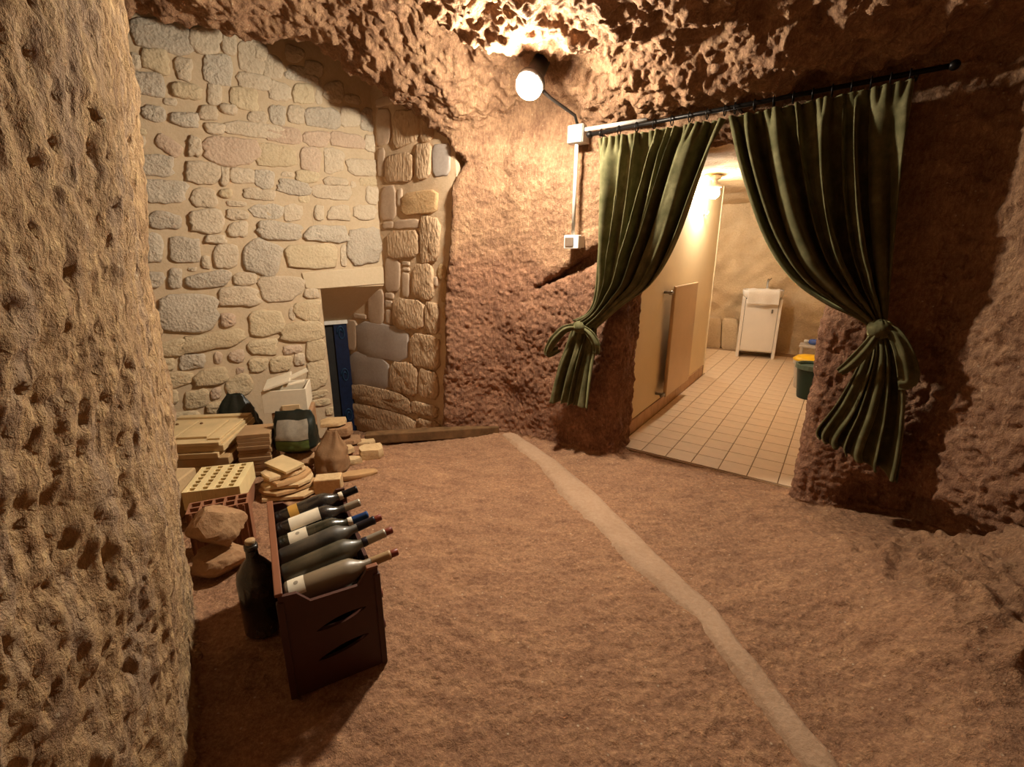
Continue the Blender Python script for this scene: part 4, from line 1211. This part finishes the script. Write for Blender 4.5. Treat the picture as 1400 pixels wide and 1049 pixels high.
def bottle(pos, ang, tilt, glassk, capk, label, labels=0, collar=None, tip=None, sc=1.0, length=.30, roll=0.0):
    """lying bottle: base at pos, axis along local +x of the crate"""
    t = thing('wine_bottle', label, 'bottle', pos, 0, 'wine bottles in the crate')
    t.rotation_euler = (roll, math.pi / 2 - tilt, CANG + ang)
    t.rotation_mode = 'XYZ'
    t.scale = (sc, sc, sc)
    k = length / .30
    prof = [(.012, .006), (.034, 0), (.0375, .006), (.0375, .165 * k), (.035, .185 * k), (.024, .208 * k), (.0155, .225 * k), (.0140, .292 * k), (.0135, .296 * k)]
    MB().lathe([(r_ * 1.12 if z_ < .2 * k else r_, z_) for r_, z_ in prof], 22).build('glass_body', GL[glassk], t, smooth=True)
    MB().lathe([(.0152, .245 * k), (.0158, .246 * k), (.0152, .297 * k), (.0165, .299 * k), (.0160, .306 * k), (.010, .3075 * k)], 18).build('capsule', FO[capk], t, smooth=True)
    if collar: MB().lathe([(.0166, .232 * k), (.0170, .233 * k), (.0164, .247 * k), (.0158, .248 * k)], 18).build('collar', collar, t, smooth=True)
    if tip: MB().lathe([(.0125, .306 * k), (.0130, .308 * k), (.0130, .328 * k), (.011, .330 * k)], 14).build('cork', tip, t, smooth=True)
    if labels:
        z0_, z1_, a0, a1, mt = labels
        v = []; n = 18
        for i in range(n):
            th = a0 + (a1 - a0) * i / (n - 1)
            for zz_ in (z0_, z1_):
                v.append((.0426 * math.cos(th), .0426 * math.sin(th), zz_))
        lb = add_mesh('label', v, [(2 * i, 2 * i + 2, 2 * i + 3, 2 * i + 1) for i in range(n - 1)], mt, t, smooth=True)
        if mt is LBL and z1_ - z0_ < .07:
            am_ = (a0 + a1) / 2 + .25; zm = (z0_ + z1_) / 2
            ring = [(.0430 * math.cos(am_ + .17 * math.cos(q)), .0430 * math.sin(am_ + .17 * math.cos(q)), zm + .007 * math.sin(q)) for q in np.linspace(0, 2 * math.pi, 17)[:-1]]
            ring.append((.0430 * math.cos(am_), .0430 * math.sin(am_), zm))
            add_mesh('emblem', ring, [(i, (i + 1) % 16, 16) for i in range(16)], INK, lb)
    return t
def cl(x_, y_, z_):
    c, s_ = math.cos(CANG), math.sin(CANG)
    return (cc[0] + c * x_ - s_ * y_, cc[1] + s_ * x_ + c * y_, ZC + z_)
xb = -hx + .022
step = .0915
ys_ = [CD / 2 - .062 - i * step for i in range(6)]
UPW = (math.pi * .62, math.pi * 1.38)     # the side of a lying bottle that looks up
tl = .20
zt_ = .318
bottle(cl(xb, ys_[0], zt_), .02, tl, 'black', 'black', 'black wine bottle with small gold and white label, endmost of the crate row', (.05, .085, UPW[0] + .4, UPW[1], LBL2), LBL, None, length=.31)
bottle(cl(xb, ys_[1], zt_), .0, tl - .03, 'black', 'silver', 'dark wine bottle with a long white label and silver capsule', (.045, .155, *UPW, LBL))
bottle(cl(xb, ys_[2], zt_ - .006), .0, tl - .05, 'green', 'blue', 'dark green wine bottle with a blue capsule and emblem label', (.035, .098, *UPW, LBL), LBL, None, length=.31)
bottle(cl(xb, ys_[3], zt_), .01, tl, 'dusty', 'dark', 'dusty unlabelled black wine bottle with a dark capsule', 0, None, FO['red'], length=.32)
bottle(cl(xb, ys_[4], zt_ - .004), .01, tl - .02, 'olive', 'silver', 'dusty olive wine bottle with a grey neck and red cork', 0, FO['dark'], FO['red'], length=.335)
bottle(cl(xb, ys_[5] + .006, zt_ - .012), -.01, tl - .08, 'clear', 'tan', 'dusty pale glass bottle with a cream label, beside the notched crate end', (.012, .06, *UPW, LBL), None, FO['red'], length=.325)
lows = [(5, .235, 'green', 'red', 'red-capped wine bottle whose neck pokes through the upper crate hole'), (5, .11, 'dusty', 'wine', 'wine-red capped bottle whose neck pokes through the lower crate hole')]
for i, zz_, g_, c_, lab in lows:
    bottle(cl(xb - .004, -sy + .06 + 0 * .092, zz_ - .016), 0, 0, g_, c_, lab, 0, None, None, length=.285)
for i, (g_, c_, lab) in enumerate([('olive', 'tan', 'bottle with a tan capsule lying under the blue-capped bottle'), ('black', 'dark', 'dark bottle lying in the second layer under the silver-capped bottle'), ('dusty', 'wine', 'bottle with a wine-red capsule lying under the olive bottle')]):
    bottle(cl(xb - .004, -sy + .06 + (3, 4, 1)[i] * .092, .218), 0, .0, g_, c_, lab, 0, None, None, length=.285)
# tall dark bottle standing by the crate
jp = G(357, 873, .05)
jug = thing('demijohn', 'tall dark glass bottle standing between the crate and the rubble', 'bottle', (jp[0] - .012, jp[1] + .05, zf(jp[0], jp[1]) + .004))
MB().lathe([(.03, .008), (.058, 0), (.064, .01), (.064, .22), (.058, .25), (.036, .285), (.021, .305), (.018, .355), (.0175, .36)], 26).build('glass_body', GL['black'], jug, smooth=True)
MB().lathe([(.021, .335), (.0225, .337), (.0225, .352), (.021, .354)], 18).build('lip_ring', GL['black'], jug, smooth=True)
MB().lathe([(.0165, .355), (.017, .372), (.012, .374)], 14).build('cork', FO['tan'], jug, smooth=True)

# ------------------------------------------------------------------ rubble and building waste
M['board'] = plain('pale_board', rgb('c9ad80'), .75, 0, .12, 8, .002, .15, 30)
M['board2'] = plain('tan_board', rgb('a98960'), .8, 0, .15, 8, .002, .15, 30)
M['block'] = plain('beige_block', rgb('c0a27a'), .9, 0, .1, 12, .003, .1, 80)
M['brick_pale'] = plain('pale_brick', rgb('d8c08e'), .9, 0, .08, 14, .002, .1, 80)
M['brick_red'] = plain('red_brown_brick', rgb('8d6047'), .9, 0, .12, 14, .002, .1, 80)
M['pottery'] = plain('fired_clay_tile', rgb('b08a60'), .85, 0, .14, 10, .002, .1, 50)
M['slab'] = stone_mat('loose_stone', [rgb('a58259'), rgb('c4a276'), rgb('d8bd92')], scale=8, bumpd=.004, pit=.3)
M['slabd'] = stone_mat('loose_brown_stone', [rgb('7d5a41'), rgb('9c7655'), rgb('b3906a')], scale=8, bumpd=.005, pit=.4)
M['whitebox'] = plain('offwhite_foam', rgb('d6c6ac'), .8, 0, .05, 30)
M['tilestack'] = plain('brown_tile', rgb('9f7d58'), .7, 0, .12, 9)
def rotz(a): return Matrix.Rotation(a, 3, 'Z')
def euler(rx, ry, rz): return (Matrix.Rotation(rz, 3, 'Z') @ Matrix.Rotation(ry, 3, 'Y') @ Matrix.Rotation(rx, 3, 'X'))
def slab(c, L_, W_, T_, yaw, tilt=(0, 0), name='stone_slab', label='', cat='stone', group=None, mat=None, sq=5, n=10, jag=.12):
    pts = []
    ph = random.random() * 6
    for i in range(n):
        t = 2 * math.pi * (i + .3) / n
        c_, s_ = math.cos(t), math.sin(t)
        r = (abs(c_) ** sq + abs(s_) ** sq) ** (-1 / sq) * (1 + random.uniform(-jag, jag * .6))
        pts.append((c_ * r * L_ / 2, s_ * r * W_ / 2))
    v = []
    for k, (zz_, sh) in enumerate(((-.5, .95), (-.35, 1.0), (.3, .99), (.5, .93))):
        for p in pts: v.append((p[0] * sh + random.uniform(-.003, .003), p[1] * sh + random.uniform(-.003, .003), zz_ * T_ + (random.uniform(-.1, .1) * T_ if k == 3 else 0)))
    f = [(a * n + i, a * n + (i + 1) % n, (a + 1) * n + (i + 1) % n, (a + 1) * n + i) for a in range(3) for i in range(n)]
    v.append((0, 0, .5 * T_)); f += [(3 * n + i, 3 * n + (i + 1) % n, 4 * n) for i in range(n)]; f.append(tuple(range(n))[::-1])
    o = add_mesh(name, v, f, mat or M['slab'])
    autosmooth(o, 35)
    o.location = c; o.rotation_mode = 'XYZ'; o.rotation_euler = (tilt[0], tilt[1], yaw)
    return tag(o, label, cat, group)
def boulder(c, size, yaw, label, seed, mat=None, rough=.22, name='rock', flat=None):
    bm = bmesh.new(); bmesh.ops.create_icosphere(bm, subdivisions=4, radius=1)
    rs = random.Random(seed)
    planes = [(Vector((rs.gauss(0, 1), rs.gauss(0, 1), rs.gauss(0, 1))).normalized(), rs.uniform(.62, .88)) for _ in range(13)]
    for v in bm.verts:
        d = v.co.normalized(); r = 1.0
        for nn, h_ in planes:
            q = d.dot(nn)
            if q > .01: r = min(r, h_ / q)
        r += .05 * mnoise.noise(d * 3 + Vector((seed, 0, 0))) + .02 * mnoise.noise(d * 9)
        v.co = Vector((d.x * r * size[0] / 2, d.y * r * size[1] / 2, d.z * r * size[2] / 2))
    me = bpy.data.meshes.new(name); bm.to_mesh(me); bm.free()
    zmin = min(v.co.z for v in me.vertices)
    me.materials.append(mat or M['slabd'])
    o = bpy.data.objects.new(name, me); COL.objects.link(o)
    autosmooth(o, 28)
    o.location = (c[0], c[1], c[2] - zmin); o.rotation_euler = (0, 0, yaw)
    return tag(o, label, 'rock')

# --- stack of boards by the pillar
bx, by = -1.985, 2.79
zc_ = zf(bx, by) + .008
spec = [(.50, .52, .045, .03, 'board2'), (.46, .50, .04, -.02, 'board'), (.48, .50, .05, .05, 'board2'), (.45, .49, .035, 0, 'board'), (.47, .50, .04, .03, 'board'), (.45, .50, .022, .01, 'board')]
names = ['lowest board of the stack', 'second board up in the stack', 'thick board in the middle of the stack', 'thin board above the middle of the stack', 'board just under the top panel']
for i, (L_, W_, T_, yw, mt) in enumerate(spec):
    if i < 5:
        o = MB().box((0, 0, 0), (L_, W_, T_), bev=.004).build('wooden_board', M[mt]); o.location = (bx + .01 * ((i * 7) % 3 - 1), by + .008 * ((i * 5) % 3 - 1), zc_ + T_ / 2); o.rotation_euler = (0, 0, .12 + yw)
        tag(o, 'weathered flat ' + names[i] + ' beside the pillar', 'board', 'boards stacked beside the pillar')
    else:
        t = thing('cabinet_panel', 'pale panel with two raised doors topping the board stack', 'panel', (bx, by, zc_), .13)
        MB().box((0, 0, T_ / 2), (L_, W_, T_), bev=.003).build('back_board', M['board'], t)
        for j, (px_, wv_, dv_) in enumerate(((-.115, .12, .3), (.045, .17, .3))):
            d_ = MB().box((px_, -.03, T_ + .008), (wv_, dv_, .014), bev=.003).build('door', M['board'], t)
            MB().lathe([(.009, 0), (.009, .006), (.006, .009)], 10, Matrix.Translation((px_ - wv_ * .3, .05, T_ + .015))).build('knob', M['oldwood'], d_)
        MB().box((0, .215, T_ + .008), (L_, .05, .016), bev=.003).build('rail', M['board'], t)
        MB().box((.18, -.03, T_ + .006), (.07, .36, .012), bev=.003).build('rail', M['board'], t)
    zc_ += T_ + .0015
# --- two beige blocks
kx, ky = -1.86, 2.24
zb_ = zf(kx, ky) + .006
for i, (hh, lab) in enumerate(((.12, 'beige concrete block lying under another block beside the pillar'), (.095, 'beige concrete block lying on top of another beside the pillar'))):
    o = MB().box((0, 0, hh / 2), (.24, .2, hh), bev=.008).build('concrete_block', M['block']); o.location = (kx + .01 * i, ky + .01 * i, zb_); o.rotation_euler = (0, 0, .1 - .05 * i)
    tag(o, lab, 'block', 'concrete blocks beside the pillar'); zb_ += hh + .001
# --- perforated brick lying flat on a support block
q0, q1, q2, q3 = G(262, 671.5, .25), G(343, 662, .25), G(333, 632, .25), G(261, 643, .25)
pc = (q0 + q1 + q2 + q3) / 4; pang = math.atan2((q1 - q0)[1], (q1 - q0)[0])
PW = np.linalg.norm((q1 - q0 + q2 - q3) / 2); PDp = np.linalg.norm((q3 - q0 + q2 - q1) / 2)
zg = zf(pc[0], pc[1])
o = MB().box((0, 0, 0), (PW * .9, PDp * .9, .25 - .1 - zg - .012), bev=.006).build('support_block', M['brick_red']); o.location = (pc[0], pc[1] + .01, (zg + .25 - .1) / 2); o.rotation_euler = (0, 0, pang)
tag(o, 'dark brown brick block under the perforated brick', 'brick')
pb = thing('perforated_brick', 'pale clay brick with rows of square holes facing up', 'brick', (pc[0], pc[1], .15), pang)
fr_ = MB()
nrib = 5; ribw = PW * .095; slot = (PW - nrib * ribw) / (nrib - 1)
for i in range(nrib):
    fr_.box((-PW / 2 + ribw / 2 + i * (ribw + slot), 0, .05), (ribw, PDp, .1), bev=.0015)
fr_.build('rib', M['brick_pale'], pb)
cr_ = MB(); nn_ = 7
for i in range(nrib - 1):
    xx = -PW / 2 + ribw + slot / 2 + i * (ribw + slot)
    cr_.box((xx + slot * .40, 0, .05), (slot * .2, PDp, .099))
    for j in range(nn_ + 1):
        yy = -PDp / 2 + .006 + j * (PDp - .012) / nn_
        cr_.box((xx - slot * .1, yy, .05), (slot * .8, .011, .099))
cr_.build('web', M['brick_pale'], pb)
MB().box((0, 0, .004), (PW * .98, PDp * .98, .006)).build('core', M['brick_red'], pb)
# --- hollow brick standing on end behind the broken rock
h0, h1 = G(252, 699, .265), G(337, 683, .265)
hc = (h0 + h1) / 2; hang = math.atan2((h1 - h0)[1], (h1 - h0)[0]); HW = np.linalg.norm(h1 - h0); HD = .11
zg = zf(hc[0], hc[1]) + .004
hb = thing('hollow_brick', 'red-brown hollow brick standing upright behind the broken rock', 'brick', (hc[0], hc[1] + .02, zg), hang)
HH = .265 - zg
fr_ = MB()
for yy in (-HD / 2 + .005, 0, HD / 2 - .005): fr_.box((0, yy, HH / 2), (HW, .010, HH), bev=.0015)
for i in range(6): fr_.box((-HW / 2 + .005 + i * (HW - .01) / 5, 0, HH / 2), (.010, HD, HH - .001))
fr_.build('cell_walls', M['brick_red'], hb)
for i in range(9):
    MB().box((-HW / 2 + .02 + i * (HW - .04) / 8, -HD / 2 - .002, HH / 2), (.008, .006, HH * .96), bev=.001).build('ridge', M['brick_red'], hb)
# --- broken rocks in front of it
r2 = G(300, 775, .08)
boulder((r2[0], r2[1] + .03, zf(r2[0], r2[1]) + .002), (.27, .2, .13), .25, 'flat pale rock lying under the broken boulder', 5, M['slabd'])
r1 = YAT(300, 735, r2[1] + .06)
boulder((r1[0], r1[1], .15), (.24, .2, .2), .5, 'angular broken boulder resting on the flat rock', 14, M['slabd'])
# --- tall stack of tiles
tx, ty = G(344, 660)[0] + .035, G(344, 660)[1] + .08
zz0 = zf(tx, ty) + .008
for i in range(11):
    o = MB().box((0, 0, .012), (.185, .185, .0235), bev=.002).build('clay_tile', M['tilestack']); o.location = (tx + random.uniform(-.006, .006), ty + random.uniform(-.006, .006), zz0); o.rotation_euler = (0, 0, .2 + random.uniform(-.05, .05))
    ordw = ['lowest', 'second from the bottom', 'third from the bottom', 'fourth from the bottom', 'fifth from the bottom', 'middle one', 'fifth from the top', 'fourth from the top', 'third from the top', 'second from the top', 'topmost'][i]
    tag(o, 'brown clay tile, ' + ordw + ' of the tall stack by the green sack', 'tile', 'clay tiles in the tall stack'); zz0 += .0248
# --- white box on the stack and the boards
wb = YAT(361, 566, 2.93)
wbx = thing('foam_box', 'off-white box with a broken lid on top of the rubble pile', 'box', (wb[0], wb[1], wb[2]), .28)
BW, BD, BH = .27, .26, .15
for (c_, s_) in (((BW / 2, .006, BH / 2), (BW, .012, BH)), ((BW / 2, BD - .006, BH / 2), (BW, .012, BH)), ((.006, BD / 2, BH / 2), (.012, BD - .024, BH)), ((BW - .006, BD / 2, BH / 2), (.012, BD - .024, BH)), ((BW / 2, BD / 2, .006), (BW - .024, BD - .024, .012))):
    MB().box(c_, s_, bev=.002).build('box_wall', M['whitebox'], wbx)
MB().box((BW * .32, BD * .5, BH + .035), (BW * .62, BD * 1.05, .014), euler(0, -.28, .1), bev=.002).build('lid_piece', M['whitebox'], wbx)
MB().box((BW * .78, BD * .42, BH + .075), (BW * .55, .06, .012), euler(.1, -.36, .25), bev=.002).build('lid_piece', M['whitebox'], wbx)
MB().box((BW * .72, BD * .2, BH + .03), (BW * .5, .05, .012), euler(0, -.15, .2), bev=.002).build('lid_piece', M['whitebox'], wbx)
MB().box((BW * .62, -.004, .025), (BW * .4, .008, .045), bev=.002).build('label_patch', M['block'], wbx)
# crate of boards under the box
ux, uy = wb[0] + .13, wb[1] + .15
zu = zf(ux, uy) + .006
hs_ = (wb[2] - zu - .004) / 2
for i, lab in enumerate(('lower brown block supporting the off-white box', 'upper brown block supporting the off-white box')):
    o = MB().box((0, 0, hs_ / 2), (.25, .2, hs_ - .002), bev=.008).build('rubble_block', M['slabd']); o.location = (ux, uy, zu); o.rotation_euler = (0, 0, .28)
    tag(o, lab, 'block'); zu += hs_
# --- green sack with a grey label
def sack(c, size, yaw, name, label, mats, seed, lean=0.0, labelpart=True, lump=1.0):
    t = thing(name, label, 'sack', c, yaw)
    nu_, nv_ = 36, 22
    def surf(a, b, off=0.0):
        th = 2 * math.pi * a
        z_ = b
        prof = min(1.0, (.55 + b * 3)) * (1 - .12 * b)
        cx_, sx_ = math.cos(th), math.sin(th)
        q = (abs(cx_) ** 3 + abs(sx_) ** 3) ** (-1 / 3)
        d = Vector((cx_, sx_, z_ * 2))
        r = prof * (1 + lump * .22 * mnoise.noise(d * 1.9 + Vector((seed, 0, 0))) + lump * .10 * mnoise.noise(d * 5 + Vector((seed, 0, 0))) + lump * .05 * mnoise.noise(d * 11 + Vector((seed, 0, 0))))
        pinch = 1 - .93 * max(0, (b - .45) / .55) ** 1.3
        r *= 1 - (.62 * max(0, (b - .5) / .5) ** 1.5 if not labelpart else .1 * max(0, (b - .75) / .25))
        return Vector((cx_ * q * r * (size[0] / 2 + off), sx_ * q * r * pinch * (size[1] / 2 + off) + lean * b * size[2], (b + .05 * b * mnoise.noise(Vector((cx_ * 2, sx_, seed)))) * size[2]))
    v = [surf(i / nu_, j / (nv_ - 1)) for j in range(nv_) for i in range(nu_)]
    f = [(j * nu_ + i, j * nu_ + (i + 1) % nu_, (j + 1) * nu_ + (i + 1) % nu_, (j + 1) * nu_ + i) for j in range(nv_ - 1) for i in range(nu_)]
    f += [tuple(range(nu_))[::-1], tuple((nv_ - 1) * nu_ + i for i in range(nu_))]
    add_mesh('sack_body', v, f, mats[0], t, smooth=True)
    if labelpart:
        for nm, a0, a1, b0, b1, mt in (('label', .64, .86, .38, .82, mats[1]), ('green_band', .64, .86, .1, .36, mats[2])):
            v = [surf(a0 + (a1 - a0) * i / 11, b0 + (b1 - b0) * j / 7, .008) for j in range(8) for i in range(12)]
            f = [(j * 12 + i, j * 12 + i + 1, (j + 1) * 12 + i + 1, (j + 1) * 12 + i) for j in range(7) for i in range(11)]
            add_mesh(nm, v, f, mt, t, smooth=True)
    return t
M['sackdark'] = plain('dark_plastic_sack', rgb('1e211a'), .35, 0, .3, 6, .004, .4, 12)
M['sackgrey'] = plain('grey_print', rgb('8f8474'), .5, 0, .25, 22)
M['sackgreen'] = plain('green_print', rgb('4f5c2e'), .5, 0, .3, 18)
M['brownsack'] = plain('brown_hessian', rgb('8a694b'), .9, 0, .14, 8, .003, .1, 90)
sp = YAT(392, 622, 2.70)
sx0, sy0 = sp[0] + .028, sp[1] + .10
o = boulder((sx0, sy0, zf(sx0, sy0) + .002), (.22, .2, max(.1, (sp[2] - zf(sx0, sy0)) * 1.16)), .2, 'dark buried stone under the green sack', 31, M['slabd'])
ztop_s = o.location.z + max(v.co.z for v in o.data.vertices)
sack((sx0, sy0, ztop_s - .002), (.27, .18, .27), .12, 'garden_sack', 'dark green plastic sack with a grey printed label', (M['sackdark'], M['sackgrey'], M['sackgreen']), 4, lump=.35)
bp_ = G(438, 662)
sack((bp_[0] + .06, bp_[1] + .055, zf(bp_[0], bp_[1]) + .003), (.20, .17, .29), -.2, 'brown_sack', 'rounded brown sack slumped beside the flat stones', (M['brownsack'],), 9, lean=.12, labelpart=False)
bb = YAT(327, 585, 3.2)
sack((bb[0], bb[1], zf(bb[0], bb[1]) + .003), (.28, .16, .34), .3, 'rubbish_bag', 'black plastic rubbish bag behind the tall stack of tiles', (M['sackdark'],), 17, lean=.05, labelpart=False)
# --- fragments in front of the tall tiles, flat tile on top
fx, fy = G(392, 690)[0], G(392, 690)[1] + .08
zz0 = zf(fx, fy) + .012
labs = ['wide broken slab at the bottom of the fragment heap behind the crate', 'broken slab second from the bottom of the heap behind the crate', 'broken slab in the middle of the heap behind the crate', 'jagged slab near the top of the heap behind the crate', 'small jagged slab under the flat tile behind the crate', 'uppermost jagged slab of the heap behind the crate']
for i in range(5):
    slab((fx - .012 * i + random.uniform(-.02, .02), fy + .008 * i, zz0 + .015), .30 - .018 * i, .22 - .008 * i, .022, .5 + random.uniform(-.4, .4), (random.uniform(-.03, .03), random.uniform(-.03, .03)), 'broken_slab', labs[i], 'stone', 'broken slabs behind the crate', M['pottery'] if i % 2 else M['slab'])
    zz0 += .025
ft = G(373, 638, zz0 + .02)
o = MB().box((0, 0, 0), (.21, .12, .018), bev=.002).build('flat_tile', M['board']); o.location = (fx - .05, fy + .05, zz0 + .024); o.rotation_euler = (.06, .03, -.55)
tag(o, 'flat rectangular beige tile on top of the broken slabs', 'tile')
k_ = G(447, 683)
o = MB().box((0, 0, .045), (.15, .09, .09), bev=.006).build('cut_stone', M['slab']); o.location = (k_[0], k_[1] + .05, zf(k_[0], k_[1]) + .004); o.rotation_euler = (0, 0, .2)
tag(o, 'small squared stone block just behind the crate', 'stone')
# --- flat stones near the sunken doorway
FS = [(441, 611, .03, .11, .07, .03, .1, 'small pale chip on the flat stone heap', 'slab'), (466, 616, .05, .19, .10, .035, .35, 'long flat stone leaning across the heap', 'slab'), (478, 631, .03, .16, .08, .04, .3, 'flat stone at the front of the heap by the sack', 'slab'),
      (508, 618, .03, .17, .12, .07, .35, 'thick blocky stone at the end of the flat stone heap', 'slab'), (492, 652, .015, .24, .08, .035, .42, 'long narrow stone lying alone on the earth beside the sack', 'pottery'), (474, 602, .04, .22, .15, .03, .2, 'brown flat board-like stone under the sunken door', 'slabd'),
      (466, 588, .10, .18, .13, .06, .25, 'brown squared stone below the door jamb', 'slabd'), (456, 577, .17, .2, .16, .03, .2, 'pale flat slab below the door jamb', 'slab'), (500, 606, .01, .13, .08, .04, .1, 'flat stone half under the end of the beam', 'slab')]
for (u, v_, zz_, L_, W_, T_, yw, lab, mt) in FS:
    p = G(u, v_, zz_ + T_ / 2)
    zb0 = zf(p[0], p[1])
    slab((p[0], p[1], max(zb0 + T_ / 2 + .004, zz_ + T_ / 2)), L_, W_, T_, yw, (random.uniform(-.06, .06), random.uniform(-.06, .06)), 'flat_stone', lab, 'stone', 'flat stones by the sunken doorway', M[mt])
bx_, by_ = G(445, 590, .05)[:2]
